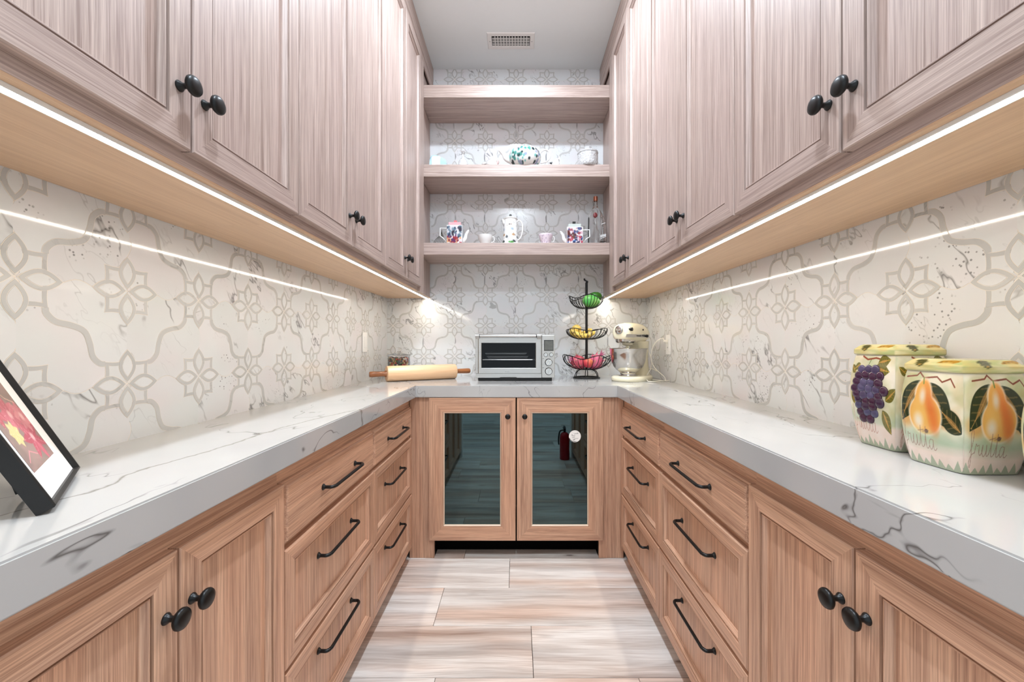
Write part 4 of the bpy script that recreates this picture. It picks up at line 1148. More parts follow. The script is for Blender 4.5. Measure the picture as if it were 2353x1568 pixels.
# --- hand-painted canisters
def sq_section(n_side=26, rc=.16):
    """unit rounded square, counter-clockwise from the near left corner; gives (x, y, face, t)"""
    out = []
    for f in range(4):
        for k in range(n_side):
            t = k / n_side; u = -1 + 2 * t
            p = [(u, -1), (1, u), (-u, 1), (-1, -u)][f]
            e = 7.0; l = (abs(p[0]) ** e + abs(p[1]) ** e) ** (1 / e)
            out.append((p[0] / l, p[1] / l, f, t))
    return out
def script_word(pt, x0, y0, s, col, w=.006, word='frutta'):
    G_ = {'f': [(0, .1), (.10, .30), (.16, .62), (.12, .74), (.06, .6), (.07, .1), (.02, -.32), (-.03, -.2), (.06, .02), (.18, .1)],
          'r': [(0, .1), (.06, .36), (.10, .30), (.18, .32), (.17, .12), (.22, .04), (.28, .1)],
          'u': [(0, .1), (.05, .34), (.04, .1), (.10, .02), (.18, .14), (.2, .34), (.2, .08), (.25, .03), (.30, .1)],
          't': [(0, .1), (.08, .4), (.10, .66), (.08, .2), (.10, .04), (.16, .04), (.22, .12)],
          'a': [(.16, .32), (.06, .32), (.01, .16), (.07, .03), (.16, .14), (.19, .32), (.19, .06), (.26, .03), (.32, .1)]}
    x = x0
    for k, ch in enumerate(word):
        P = [(x + p[0] * s, y0 + p[1] * s - .012 * k * s) for p in G_[ch]]; P = [(q.x, q.y) for q in catmull([(a, c, 0) for a, c in P], 3)]
        pt.line(P, w, col, .6)
        if ch == 't': pt.line([(x - .02 * s, y0 + .46 * s), (x + .24 * s, y0 + .52 * s)], w * .8, col, .8)
        x += {'f': .19, 'r': .27, 'u': .30, 't': .21, 'a': .32}[ch] * s
def paint_ground(pt, seed):
    V = pt.V
    pt.wash(seed, (190, 200, 150), .85, 4); pt.wash(seed + 5, (236, 228, 200), .6, 6); pt.wash(seed + 9, (200, 178, 116), .45, 5); pt.wash(seed + 17, (150, 168, 120), .35, 7)
    pt.blend(np.clip((.42 - V) / .15, 0, 1) * np.clip((V - .20) / .1, 0, 1) * .6, (160, 184, 156))
    pt.blend(np.clip((.27 - V) / .04, 0, 1), (232, 212, 198)); pt.wash(seed + 3, (240, 232, 226), .35, 5)
    for k in range(9):
        x = k * .125 - .03; hh = .10 + .03 * math.sin(k * 2.1 + seed)
        pt.poly([(x, 0), (x + .15, 0), (x + .13, .02), (x + .06 + .02 * math.sin(k), hh)], (150, 166, 138), .75)
    pt.blend(np.clip((V - .965) / .02, 0, 1) * .6, (238, 228, 206))
def leaf_pair(pt, cx, cy, L, a, col=(46, 56, 34), vein=(214, 164, 92)):
    pt.leaf(cx, cy, cx + L * math.cos(a), cy + L * math.sin(a), L * .27, col, vein)
    pt.leaf(cx + .03 * math.cos(a), cy + .03 * math.sin(a), cx + L * .8 * math.cos(a), cy + L * .8 * math.sin(a), L * .07, (206, 150, 84), None, .6)
def pear_face(pt, seed, dark=False):
    paint_ground(pt, seed)
    pt.line([(.12, .93), (.30, .95), (.34, .985), (.42, .93), (.62, .95), (.70, .90), (.82, .94), (.88, .86)], .011, (122, 56, 34))
    pt.ell(.16, .48, .12, .10, (214, 156, 84), .9, 0, .8); pt.ell(.80, .52, .13, .09, (208, 140, 70), .9, 0, .8)
    leaf_pair(pt, .38, .90, .56, -2.15); leaf_pair(pt, .46, .88, .62, -.86); leaf_pair(pt, .98, .40, .42, 2.5)
    base = (236, 176, 92); pt.ell(.47, .535, .245, .225, (250, 236, 214), .12); pt.ell(.44, .76, .13, .17, (250, 236, 214), .2)
    pt.ell(.47, .535, .228, .205, base, .12); pt.ell(.44, .755, .112, .155, base, .25); pt.poly([(.33, .75), (.55, .75), (.66, .60), (.28, .60)], base)
    pt.ell(.55, .62, .06, .20, (222, 116, 56), 1.4, .3, .8); pt.ell(.60, .45, .05, .14, (226, 124, 60), 1.6, 0, .7); pt.ell(.38, .52, .08, .14, (248, 206, 120), 1.5, 0, .8)
    pt.ell(.43, .74, .04, .07, (238, 232, 220), 1.3, 0, .8); pt.ell(.37, .47, .06, .07, (242, 234, 222), 1.3, 0, .85)
    pt.ell(.48, .365, .028, .022, (84, 48, 28), .5); pt.line([(.42, .93), (.43, .87)], .012, (120, 140, 70))
    pt.ell(.5, .27, .5, .08, (168, 186, 160), 1.2, 0, .7); script_word(pt, .08, .19, .36, (140, 104, 94))
def grape_face(pt, seed):
    paint_ground(pt, seed)
    pt.line([(.30, .985), (.42, .95), (.60, .97), (.74, .955)], .012, (140, 66, 40)); pt.line([(.5, .95), (.42, .84)], .006, (90, 100, 60))
    for a in ((.20, .80, .17, 2.6), (.28, .90, .16, 3.6), (.60, .86, .30, -.1), (.66, .92, .26, .15), (.18, .44, .2, 1.7), (.76, .42, .3, -1.0), (.82, .52, .25, .6)):
        leaf_pair(pt, *a, col=(104, 100, 40), vein=(222, 180, 70))
    script_word(pt, .10, .17, .36, (176, 112, 92))
def canister(name, label, cx, cy, hb, hm, ht, hz, lid_h, seed, fruit_kind):
    root = thing(name, label, 'canister', (cx, cy, ZC), 0, 'painted fruit canisters')
    sec = sq_section(); n = len(sec); nv = 76
    def half(t):     # profile of the half width
        return hb + (hm - hb) * math.sin(PI * min(1, t / .62) / 2) ** .8 if t < .62 else hm + (ht - hm) * ((t - .62) / .38) ** 1.8
    sx_ = np.array([(s[0], s[1]) for s in sec]); fc = np.array([s[2] for s in sec]); tt = np.array([s[3] for s in sec])
    V = np.linspace(0, 1, nv)
    P = np.zeros((nv, n, 3)); Cc = np.zeros((nv, n, 4))
    for r_ in range(nv):
        h_ = half(V[r_]); P[r_, :, 0] = sx_[:, 0] * h_; P[r_, :, 1] = sx_[:, 1] * h_; P[r_, :, 2] = .001 + V[r_] * hz
    for f in range(4):
        m = np.where(fc == f)[0]
        # refine: the two faces the room sees get a picture of their own
        gu, gv = np.meshgrid(tt[m], V); pt = Paint(gu, gv, (244, 238, 224))
        paint_ground(pt, seed + f); Cc[:, m] = pt.lin()
    body = grid_mesh('body', P, Cc, m_glaze, root, wrap=True, smooth=40)
    # painted pictures sit as glaze on the two seen sides (facing the room and facing the doorway)
    for f in (3, 0):
        nu, nw = 170, 200; u = np.linspace(.0, 1., nu); v = np.linspace(.0, 1, nw); gu, gv = np.meshgrid(u, v)
        hv = np.array([half(q) for q in v])[:, None]
        uu = -1 + 2 * gu; e = 7.0; l = (np.abs(uu) ** e + 1) ** (1 / e); a_, b_ = uu / l * hv, 1 / l * hv + .0006
        Q = np.stack([a_, -b_, .001 + gv * hz], -1) if f == 0 else np.stack([-b_, -a_, .001 + gv * hz], -1)
        pt = Paint(gu, gv, (244, 238, 224)); (pear_face if fruit_kind == 'pear' else grape_face)(pt, seed + f)
        pic = grid_mesh('painted_side', Q, pt.lin(), m_glaze, root, smooth=60, flip=False)
        if fruit_kind == 'grape' and f == 3:
            rg = random.Random(4); rows = [(.84, 3), (.77, 4), (.70, 4), (.63, 5), (.56, 4), (.50, 4), (.44, 3), (.37, 3), (.31, 2)]
            for q, (vv, k_) in enumerate(rows):
                for k in range(k_):
                    uc = .47 + (k - (k_ - 1) / 2) * .145 + (q % 2) * .03 - (.04 if q > 5 else 0); h_ = half(vv)
                    a = (-1 + 2 * uc); rd = .0106
                    bq = BM(); sphere(bq, (-(h_ + .0002), -a * h_, .001 + (vv + rg.uniform(-.010, .010)) * hz), rd * rg.uniform(.9, 1.06), 14, 9, (.55, 1, 1.06))
                    recalc(bq); me = bpy.data.meshes.new('grape'); bq.to_mesh(me); bq.free()
                    c0 = rg.choice([(74, 62, 96), (58, 44, 74), (66, 32, 62), (84, 76, 112)]) if q < 5 else rg.choice([(62, 24, 52), (54, 30, 60), (70, 66, 100)])
                    srgb_mesh_color(me, lambda v_: tuple(c * 1.0 for c in c0)); me.materials.append(m_glaze); finish(me, 70)
                    o = bpy.data.objects.new('grape', me); COL.objects.link(o); o.parent = root
    b = BM(); rs = []
    for k, zq in ((ht + .002, hz + .0015), (ht + .0036, hz + .004), (ht + .0034, hz + lid_h * .55), (ht * .90, hz + lid_h * .92), (ht * .82, hz + lid_h), (ht * .4, hz + lid_h * 1.02)): rs.append([(s[0] * k, s[1] * k, zq) for s in sec])
    P = np.array(rs)
    # subdivide the lid rings so the leaves painted on it read
    P = np.concatenate([np.stack([P[i] + (P[i + 1] - P[i]) * t for t in np.linspace(0, 1, 8, endpoint=False)]) for i in range(5)] + [P[-1:]])
    gu = np.broadcast_to(((fc + tt) / 4)[None], P.shape[:2]).copy(); gv = np.broadcast_to(np.linspace(0, 1, P.shape[0])[:, None], P.shape[:2]).copy()
    pt = Paint(gu * 4, gv, (226, 220, 172)); pt.wash(seed, (170, 184, 120), .8, 4); pt.wash(seed + 4, (214, 190, 120), .5, 6)
    for k in range(4):
        pt.leaf(k + .30, .72, k + .36, .30, .10, (70, 74, 36), (190, 150, 70)); pt.leaf(k + .98, .64, k + .58, .50, .10, (178, 136, 48), (90, 64, 24)); pt.ell(k + .75, .42, .1, .1, (224, 206, 140), .9)
    grid_mesh('lid', P, pt.lin(), m_glaze, root, wrap=True, smooth=40)
    b = BM(); b.faces.new([b.verts.new((s[0] * ht * .42, s[1] * ht * .42, hz + lid_h * 1.019)) for s in sec]); recalc(b)
    me = bpy.data.meshes.new('lid_top'); b.to_mesh(me); b.free(); srgb_mesh_color(me, lambda v_: (222, 214, 160)); me.materials.append(m_glaze); o = bpy.data.objects.new('lid_top', me); COL.objects.link(o); o.parent = root
    b = BM(); rs = [[(s[0] * k, s[1] * k, zq) for s in sec] for k, zq in ((ht * .97, hz - .002), (ht * .99, hz + .003))]; loft(b, rs); recalc(b); obj('lid_seat', b, plain('unglazed rim', rgb(90, 78, 60), .7), root)
    return root
canister('canister', 'tallest painted canister, with purple grapes, by the right wall', .8265, .893, .047, .0625, .054, .198, .024, 11, 'grape')
canister('canister', 'painted canister with orange pears and dark leaves, in front of the grape canister', .812, .752, .051, .0625, .0555, .172, .024, 21, 'pear')
canister('canister', 'smallest painted canister, cut by the right edge of the photo', .815, .566, .050, .0600, .0535, .158, .022, 31, 'pear')
# ------------------------------------------------------------------ things on the open shelves
ZB, ZS = 1.101, .6176                     # tops of the middle and lowest shelf
def painted_lathe(name, prof, parent, paintfn, seg=180, sub=9, sc=(1, 1)):
    pr = catmull([(r, h, 0) for r, h in prof], sub); n = len(pr)
    th = np.linspace(0, 2 * PI, seg, endpoint=False)
    r = np.array([max(p.x, 1e-4) for p in pr])[:, None]; h = np.array([p.y for p in pr])[:, None]
    P = np.stack([r * np.cos(th)[None] * sc[0], r * np.sin(th)[None] * sc[1], np.broadcast_to(h, (n, seg))], -1)
    U = np.broadcast_to((th / (2 * PI))[None], (n, seg)).copy(); V = np.broadcast_to((h - h.min()) / (h.max() - h.min()), (n, seg)).copy()
    pt = Paint(U, V, (244, 244, 242)); paintfn(pt)
    return grid_mesh(name, P, pt.lin(), m_glaze, parent, wrap=True, smooth=60)
def blobs(pt, seed, n, cols, vlo, vhi, r0, r1, asp=.2):
    r = random.Random(seed)
    for k in range(n):
        s = r.uniform(r0, r1); pt.ell(r.random(), r.uniform(vlo, vhi), s * asp, s, r.choice(cols), .5, 0, .9)
def ear(P, r, parent, mat=None, name='handle'):
    b = BM(); tube(b, catmull(P, 6), r, 10); recalc(b); return obj(name, b, mat or porcelain, parent, 60)
# round floral teapot
Y = 2.60; c = px(1206, 0, Y)
root = thing('teapot', 'round white teapot with teal flowers on the middle shelf', 'teapot', (c.x, Y, ZB))
k = 1 / FPX * Y; zt = (CY - 341) * k - ZB
def teal(pt):
    blobs(pt, 2, 150, [(120, 196, 190), (64, 140, 130), (30, 64, 62), (180, 222, 214), (20, 40, 44), (150, 160, 190)], .05, .78, .04, .10)
    blobs(pt, 5, 80, [(206, 196, 208), (176, 168, 176), (84, 160, 140)], .55, .95, .03, .08)
Rb = 37 * k
painted_lathe('body', [(0, 0), (Rb * .5, 0), (Rb * .62, .004), (Rb * .85, .022), (Rb * 1.0, .058), (Rb * .92, .094), (Rb * .66, .120), (Rb * .42, .128)], root, teal)
b = BM(); h0 = .1275; lathe(b, [(0, h0 - .003), (Rb * .44, h0 - .003), (Rb * .45, h0), (Rb * .36, h0 + .008), (Rb * .20, h0 + .018), (.009, zt - .016), (.0075, zt - .010)], 32); recalc(b); ld = obj('lid', b, porcelain, root, 50)
ear([(-.010, 0, zt - .014), (-.011, 0, zt - .006), (0, 0, zt - .001), (.011, 0, zt - .006), (.010, 0, zt - .014)], .004, ld, name='lid_loop')
b = BM(); tube(b, catmull([(-Rb * .80, 0, .045), (-Rb * 1.15, 0, .062), (-Rb * 1.30, 0, .090), (-Rb * 1.52, 0, .112), (-Rb * 1.62, 0, .116)], 5), [.020 - .0006 * i for i in range(21)], 14); recalc(b); obj('spout', b, porcelain, root, 60)
ear([(Rb * .88, 0, .085), (Rb * 1.05, 0, .108), (Rb * 1.28, 0, .118), (Rb * 1.52, 0, .104), (Rb * 1.56, 0, .072), (Rb * 1.36, 0, .045), (Rb * .98, 0, .034)], .0048, root)
# covered porcelain butter dish, far left
c = px(1008, 0, 2.60)
root = thing('butter_dish', 'pale blue porcelain box at the left end of the middle shelf', 'dish', (c.x, 2.60, ZB))
b = BM(); rs = []
for x, h in ((-.052, .02), (-.050, .058), (-.042, .070), (-.028, .075), (-.010, .074), (.012, .066), (.034, .056), (.050, .044), (.054, .02)):
    rs.append([(x, -.03, .0), (x, -.032, h * .7), (x, -.022, h), (x, .022, h), (x, .032, h * .7), (x, .03, .0)])
loft(b, rs); recalc(b); bmesh.ops.subdivide_edges(b, edges=b.edges, cuts=3, use_grid_fill=True)
me = bpy.data.meshes.new('body'); b.to_mesh(me); b.free()
srgb_mesh_color(me, lambda v: (176, 208, 224) if (abs(v.x + .01) > .026 or v.z > .066) else ((232, 214, 216) if v.x > -.012 else (246, 246, 244))); me.materials.append(m_glaze); finish(me, 50)
o = bpy.data.objects.new('body', me); COL.objects.link(o); o.parent = root
b = BM(); box(b, -.058, .058, -.037, .037, 0, .006, .002, 2); obj('saucer', b, porcelain, root)
# cut-glass perfume bottle
c = px(1064, 0, 2.60)
root = thing('glass_decanter', 'small cut glass bottle with stopper near the left of the middle shelf', 'bottle', (c.x, 2.60, ZB))
b = BM(); lathe(b, [(0, 0), (.024, 0), (.029, .004), (.031, .022), (.028, .042), (.018, .058), (.009, .070), (.008, .088), (.012, .092), (0, .092)], 20); recalc(b); obj('body', b, cut_glass, root, 40)
b = BM(); lathe(b, [(0, .0925), (.006, .0925), (.006, .098), (.013, .104), (.015, .112), (.010, .121), (0, .124)], 10); recalc(b); obj('stopper', b, cut_glass, root)
# little porcelain figurine: a curled animal, white with a grey tail and pink ear
def blob_thing(name, label, cat, loc, parts, rotz=0):
    root = thing(name, label, cat, loc, rotz)
    for nm, cc, r, sc_, col in parts:
        b = BM(); sphere(b, cc, r, 16, 10, sc_); recalc(b); me = bpy.data.meshes.new(nm); b.to_mesh(me); b.free()
        srgb_mesh_color(me, lambda v, q=col: q if not callable(q) else q(v)); me.materials.append(m_glaze); finish(me, 80)
        o = bpy.data.objects.new(nm, me); COL.objects.link(o); o.parent = root
    return root
spot = lambda v: (60, 58, 58) if nzf(v, 210, 1) > .12 else (236, 234, 230)
c = px(1129, 0, 2.60)
blob_thing('figurine', 'small white porcelain animal figurine with grey patches, left of the teal teapot', 'figurine', (c.x, 2.60, ZB),
    [('body', (.008, 0, .030), .030, (1.15, .8, 1.0), (240, 239, 236)), ('head', (.020, -.006, .052), .024, (1.05, .9, .95), (244, 243, 240)), ('ear', (.040, -.010, .036), .013, (.75, .5, 1.3), (196, 170, 166)), ('tail', (-.030, 0, .028), .019, (1.6, .8, .62), spot), ('paw', (.004, -.024, .010), .0105, (1, 1.3, 1), spot), ('paw', (.030, -.022, .010), .0105, (1, 1.3, 1), (238, 236, 232))])
c = px(1277, 0, 2.60)
blob_thing('figurine', 'tiny white porcelain creamer figurine with dark rim, right of the teal teapot', 'figurine', (c.x, 2.60, ZB),
    [('body', (0, 0, .026), .026, (.95, .9, 1.0), (242, 242, 240)), ('head', (.010, -.002, .048), .014, (1.0, .8, .9), (244, 244, 242)), ('ear', (.022, 0, .064), .0075, (.65, .5, 1.9), (246, 246, 244)), ('tail', (-.024, 0, .034), .0085, (1.8, .7, .8), (60, 62, 62)), ('paw', (-.008, -.022, .008), .0085, (1, 1.2, 1), (240, 240, 238)), ('eye', (.018, -.0125, .050), .0026, (1, 1, 1), (30, 30, 30))])
# cut-glass biscuit jar with lid
c = px(1350.5, 0, 2.585); k = 2.585 / FPX; r = 23.5 * k; zl = (CY - 352) * k - ZB; zq = (CY - 337) * k - ZB
root = thing('biscuit_jar', 'cut glass jar with domed lid at the right end of the middle shelf', 'jar', (c.x, 2.585, ZB))
b = BM(); lathe(b, [(0, 0), (r * .86, 0), (r * .95, .006), (r * .97, .03), (r * .97, zl - .012), (r * .9, zl - .008), (r * .9, .014), (r * .8, .009), (0, .009)], 48); recalc(b)
for v in b.verts:
    a = math.atan2(v.co.y, v.co.x); q = 1 + .018 * math.cos(14 * a + 90 * abs(v.co.z - .06)); v.co.x *= q; v.co.y *= q
obj('body', b, cut_glass, root, 40)
b = BM(); lathe(b, [(0, zl - .010), (r * .98, zl - .010), (r * 1.02, zl - .006), (r * 1.0, zl + .001), (r * .82, zl + .008), (r * .45, zl + .0125), (.010, zl + .015), (.009, zl + .019), (.020, zl + .022), (.023, zq - .006), (.014, zq - .001), (0, zq)], 48); recalc(b); obj('lid', b, cut_glass, root, 40)

# lowest shelf -------------------------------------------------------
def square_teapot(label, xl, xr, ztop, zlid, zknob, cols, lidcol, knobcol, side, Y, seed, xknob):
    k = Y / FPX; x0, x1 = (xl - CX) * k, (xr - CX) * k; cx = (x0 + x1) / 2; hw = (x1 - x0) / 2
    root = thing('teapot', label, 'teapot', (cx, Y, ZS))
    h = (CY - ztop) * k - ZS; hl = (CY - zlid) * k - ZS; hk = (CY - zknob) * k - ZS
    n = 40; gu, gv = np.meshgrid(np.linspace(0, 1, n), np.linspace(0, 1, n))
    pic = Paint(gu, gv, (238, 236, 236)); 
    rr_ = random.Random(seed)
    for q in range(46): pic.ell(rr_.random(), rr_.uniform(.3, 1), rr_.uniform(.05, .14), rr_.uniform(.04, .13), rr_.choice(cols[0]), .5, rr_.random() * 3, .9)
    for q in range(46): pic.ell(rr_.random(), rr_.uniform(0, .42), rr_.uniform(.05, .13), rr_.uniform(.03, .10), rr_.choice(cols[1]), .5, rr_.random() * 3, .9)
    L = pic.lin()
    b = BM(); box(b, -hw, hw, -hw, hw, 0, h, .004, 2); obj('body', b, porcelain, root)
    e = .0006
    grid_mesh('printed_side', np.stack([-hw * .95 + 1.9 * hw * gu, np.full_like(gu, -hw - e), .004 + (h - .008) * gv], -1), L, m_glaze, root, smooth=None)
    s = 1 if cx < 0 else -1
    P = np.stack([np.full_like(gu, s * (hw + e)), s * (-hw * .95 + 1.9 * hw * gu), .004 + (h - .008) * gv], -1); grid_mesh('printed_side', P, L[:, ::-1].copy(), m_glaze, root, smooth=None)
    b = BM(); box(b, -hw * .80, hw * .80, -hw * .80, hw * .80, h, hl, .003, 2); ld = obj('lid', b, plain('lid glaze %d' % seed, rgb(*lidcol), .2), root)
    b = BM(); box(b, -.010, .010, -.010, .010, hl, hk, .002, 2); obj('lid_knob', b, plain('knob glaze %d' % seed, rgb(*knobcol), .2), ld)
    # angular handle on one side, curved spout on the other
    b = BM(); P = [(side * hw * .98, 0, h * .86), (side * (hw + .008), 0, h * .92), (side * (hw + .048), 0, h * .94), (side * (hw + .050), 0, h * .52), (side * (hw + .030), 0, h * .40), (side * (hw + .012), 0, h * .22), (side * hw * .98, 0, h * .12)]
    tube(b, P, .0042, 8); recalc(b); obj('handle', b, porcelain, root, 60)
    b = BM(); P = [(-side * hw * .9, 0, h * .20), (-side * (hw + .012), 0, h * .36), (-side * (hw + .018), 0, h * .58), (-side * (hw + .032), 0, h * .78), (-side * (hw + .037), 0, h * .79)]
    tube(b, catmull(P, 4), [.016 - .00065 * i for i in range(17)], 10); recalc(b); obj('spout', b, porcelain, root, 60)
    return root
YT = 2.615
square_teapot('square patterned teapot with pink lid and handle on its left, lowest shelf', 1029, 1064.5, 522, 514.5, 507.5, [[(44, 58, 84), (84, 110, 128), (220, 216, 222), (40, 36, 52), (120, 146, 160)], [(160, 44, 56), (220, 160, 110), (84, 56, 104), (236, 224, 226), (120, 40, 70)]], (222, 170, 176), (214, 120, 124), -1, YT, 3, 0)
square_teapot('square patterned teapot with dark knob and handle on its right, lowest shelf', 1300.5, 1337, 526, 518.5, 510, [[(150, 70, 84), (210, 170, 184), (70, 84, 128), (90, 40, 40), (230, 220, 224)], [(50, 96, 160), (40, 46, 84), (214, 200, 210), (90, 60, 50), (180, 60, 80)]], (196, 204, 198), (40, 42, 40), 1, YT, 9, 0)
# tall white coffee pot painted with birds
k = YT / FPX; c = px(1173, 0, YT)
root = thing('coffee_pot', 'tall white coffee pot painted with birds in the middle of the lowest shelf', 'coffee pot', (c.x, YT, ZS))
ht = (CY - 504) * k - ZS; rb = 17.5 * k
def birds(pt):
    r = random.Random(8)
    for u in (.62, .88, .12, .38):
        pt.ell(u + .13, .74, .035, .022, (110, 66, 40), .5, .3); pt.leaf(u + .13, .74, u + .08, .76, .02, (70, 40, 30))
        pt.ell(u + .17, .58, .04, .05, (170, 188, 206), .6, .6); pt.ell(u + .20, .36, .04, .04, (190, 150, 110), .6)
        pt.ell(u + .15, .08, .06, .04, (84, 150, 74), .6); pt.ell(u + .05, .28, .03, .05, (90, 96, 100), .5); pt.ell(u + .21, .12, .03, .05, (70, 76, 78), .6, .5)
    for q in range(26):
        u, v = r.random(), r.uniform(.1, .85); a = r.random() * 6; pt.line([(u, v), (u + .02 * math.cos(a), v + .05 * math.sin(a)), (u + .04 * math.cos(a + .5), v + .08 * math.sin(a + .5))], .006, (120, 124, 126), .8)
    blobs(pt, 6, 24, [(196, 200, 190), (150, 130, 110), (120, 160, 110)], .05, .8, .015, .035)
painted_lathe('body', [(0, 0), (rb * .95, 0), (rb * 1.05, .006), (rb * 1.02, .03), (rb * .94, .07), (rb * .86, ht - .03), (rb * .84, ht - .01), (rb * .86, ht)], root, birds)
zk = (CY - 494) * k - ZS
b = BM(); lathe(b, [(0, ht - .002), (rb * .9, ht - .002), (rb * .92, ht + .002), (rb * .7, ht + .010), (rb * .3, ht + .016), (.006, ht + .018)], 32); recalc(b); ld = obj('lid', b, porcelain, root, 50)
b = BM(); sphere(b, (0, 0, ht + .024), .0085, 14, 8); recalc(b); obj('lid_knob', b, plain('dark glaze', rgb(70, 74, 72), .2), ld, 80)
ear([(rb * .80, 0, ht - .020), (rb * 1.15, 0, ht - .008), (rb * 1.52, 0, ht - .030), (rb * 1.58, 0, ht - .072), (rb * 1.35, 0, .052), (rb * .98, 0, .034)], .0046, root)
b = BM(); tube(b, catmull([(-rb * .80, -.006, ht - .03), (-rb * .95, -.008, ht - .012), (-rb * 1.02, -.009, ht - .002)], 4), [.010, .010, .009, .008, .007, .006, .006, .005, .005], 10); recalc(b); obj('spout', b, porcelain, root, 60)
# cups
def cup(label, xc, w, ytop, handle_c, paintfn):
    k = YT / FPX; c = px(xc, 0, YT); r = w / 2 * k; h = (CY - ytop) * k - ZS
    root = thing('teacup', label, 'cup', (c.x, YT, ZS), 0)
    if paintfn: painted_lathe('bowl', [(0, .002), (r * .55, .001), (r * .62, .004), (r * .70, h * .3), (r * .80, h * .5), (r * .97, h * .85), (r, h), (r * .96, h), (r * .75, h * .52), (r * .5, h * .2), (0, h * .15)], root, paintfn, sub=4)
    else:
        b = BM(); lathe(b, [(0, 0), (r * .60, 0), (r * .62, .004), (r * .66, h * .25), (r * .82, h * .45), (r * .95, h * .75), (r, h), (r * .96, h), (r * .78, h * .5), (r * .5, h * .2), (0, h * .15)], 40); recalc(b); obj('bowl', b, porcelain, root, 50)
    ear([(r * .88, 0, h * .80), (r * 1.12, 0, h * .86), (r * 1.24, 0, h * .62), (r * 1.10, 0, h * .36), (r * .78, 0, h * .30)], .003, root)
    return root
cup('plain white teacup left of the tall coffee pot, lowest shelf', 1115, 34, 541.5, None, None)
def lilac(pt):
    pt.C[:] = np.array((236, 222, 232)) / 255.; blobs(pt, 4, 90, [(206, 184, 206), (176, 150, 176), (120, 110, 140), (246, 238, 244)], 0, .9, .02, .06)
cup('teacup with lilac flower pattern right of the tall coffee pot, lowest shelf', 1254, 32, 540.5, None, lilac)
# pewter ornament in the left corner: a fan of wrought wires on a scrolled foot
c = px(1004, 0, 2.665)
root = thing('pewter_ornament', 'grey pewter scrollwork ornament in the left corner of the lowest shelf', 'ornament', (c.x - .001, 2.685, ZS))
pew = plain('pewter', rgb(128, 126, 120), .35, .8)
b = BM()
for q in range(7):
    x = -.028 + q * .010; tube(b, catmull([(x * .9, 0, .012), (x + .012, 0, .05), (.022 + q * .002, 0, .090), (.030, 0, .118 - q * .004)], 5), .0022, 6)
obj('scroll_fan', b, pew, root, 60)
b = BM(); rg = random.Random(2)
for q in range(9):
    cx = -.036 + q * .009; tube(b, [(cx + .007 * math.cos(a * .6) * (1 - a * .06), -.004, .014 + .007 * math.sin(a * .6)) for a in range(12)], .0022, 6)
box(b, -.042, .042, -.012, .012, 0, .006, .002, 2); obj('scrolled_foot', b, pew, root, 60)
# tall clear bottle with copper stopper and a red wax seal
Y = 2.675; k = Y / FPX; c = px(1368.5, 0, Y)
root = thing('glass_bottle', 'tall clear glass bottle with copper cap and red seal, right end of the lowest shelf', 'bottle', (c.x, Y, ZS))
hh = lambda y: (CY - y) * k - ZS
r = 17.5 * k
b = BM(); lathe(b, [(0, 0), (r * .95, 0), (r, .006), (r, hh(503)), (r * .93, hh(494)), (r * .62, hh(485)), (r * .30, hh(477)), (.0125, hh(470)), (.0120, hh(460)), (.009, hh(460)), (.009, hh(471)), (r * .56, hh(485)), (r * .88, hh(497)), (r * .92, .02), (r * .7, .012), (0, .010)], 40); recalc(b); obj('body', b, clear_glass, root, 50)
b = BM(); lathe(b, [(0, hh(459.5)), (.0128, hh(459.5)), (.0130, hh(463)), (.0138, hh(463)), (.0138, hh(455)), (.0135, hh(452.5)), (0, hh(452))], 24); recalc(b); obj('cap', b, plain('copper cap', rgb(150, 84, 58), .35, .3), root, 40)
b = BM(); lathe(b, [(0, -.0055), (.0085, -.005), (.0125, -.0035), (.0135, 0), (.0125, .006)], 20, axis='y'); bmesh.ops.scale(b, verts=b.verts, vec=(1, 1, 1.3)); bmesh.ops.translate(b, verts=b.verts, vec=(-.011, -r * .975, hh(500))); recalc(b); obj('wax_seal', b, plain('red wax', rgb(112, 34, 36), .4), root, 60)
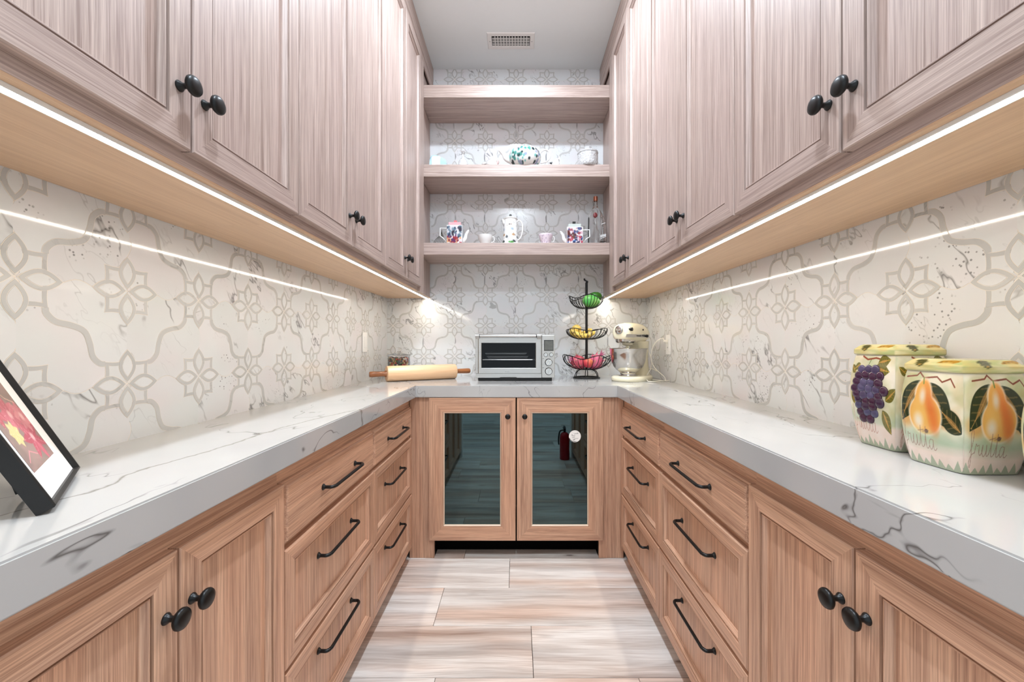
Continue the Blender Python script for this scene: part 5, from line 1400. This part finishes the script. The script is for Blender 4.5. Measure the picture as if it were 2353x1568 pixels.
# little clear soda bottle with white script
Y = 2.60; k = Y / FPX; c = px(1385, 0, Y); hh = lambda y: (CY - y) * k - ZS; r = 8.2 * k
root = thing('soda_bottle', 'small clear soda bottle with white lettering, furthest right on the lowest shelf', 'bottle', (c.x, Y, ZS))
b = BM(); lathe(b, [(0, 0), (r * .85, 0), (r * .92, .005), (r, .03), (r * .94, .055), (r * .98, .075), (r * .80, hh(516)), (r * .45, hh(506)), (r * .42, hh(500)), (r * .5, hh(499)), (r * .3, hh(499)), (r * .3, hh(506)), (r * .6, hh(516)), (r * .8, .07), (r * .8, .02), (0, .012)], 32); recalc(b); obj('body', b, clear_glass, root, 50)
wl = plain('white lettering ink', rgb(244, 244, 244), .5)
b = BM()
def scrib(P, w=.0012):
    Q = []
    for a, zq in P:
        rr_ = r * 1.035; Q.append((rr_ * math.sin(a), -rr_ * math.cos(a), zq))
    tube(b, catmull(Q, 4), w, 5)
z0_ = hh(549)
scrib([(-.9, z0_ - .006), (-.5, z0_ - .002), (.1, z0_ + .003), (.8, z0_ + .010)], .0018)
for q in range(5): scrib([(-.85 + q * .36, z0_ + .004 + q * .002), (-.78 + q * .36, z0_ + .019 + q * .002), (-.65 + q * .36, z0_ + .013 + q * .002), (-.72 + q * .36, z0_ + .006 + q * .002), (-.55 + q * .36, z0_ + .005 + q * .002)])
scrib([(-.6, hh(518)), (0, hh(516)), (.6, hh(514.5))], .0018)
obj('lettering', b, wl, root, 60)

# ------------------------------------------------------------------ things by the doorway, seen only in the glass doors
root = thing('fire_extinguisher', 'red fire extinguisher on the floor by the doorway, mirrored in the right glass door', 'fire extinguisher', (.47, .315, ZF))
b = BM(); lathe(b, [(0, .001), (.044, .001), (.048, .008), (.048, .22), (.044, .24), (.030, .258), (.016, .265), (0, .266)], 28); recalc(b); obj('cylinder', b, plain('red enamel', rgb(176, 24, 36), .25), root, 40)
b = BM(); lathe(b, [(0, .266), (.013, .266), (.013, .292), (0, .292)], 16); box(b, -.012, .012, -.06, .02, .292, .302, .003, 2); box(b, -.010, .010, -.055, .02, .310, .318, .003, 2); recalc(b); obj('valve', b, black_plastic, root)
b = BM(); tube(b, catmull([(-.012, 0, .285), (-.045, -.01, .27), (-.058, -.012, .20), (-.056, -.01, .14)], 5), .007, 8); recalc(b); obj('hose', b, black_plastic, root, 60)

# ------------------------------------------------------------------ lift everything so that the floor is at z = 0
for o in list(SC.objects):
    if o.parent is None: o.location.z += H
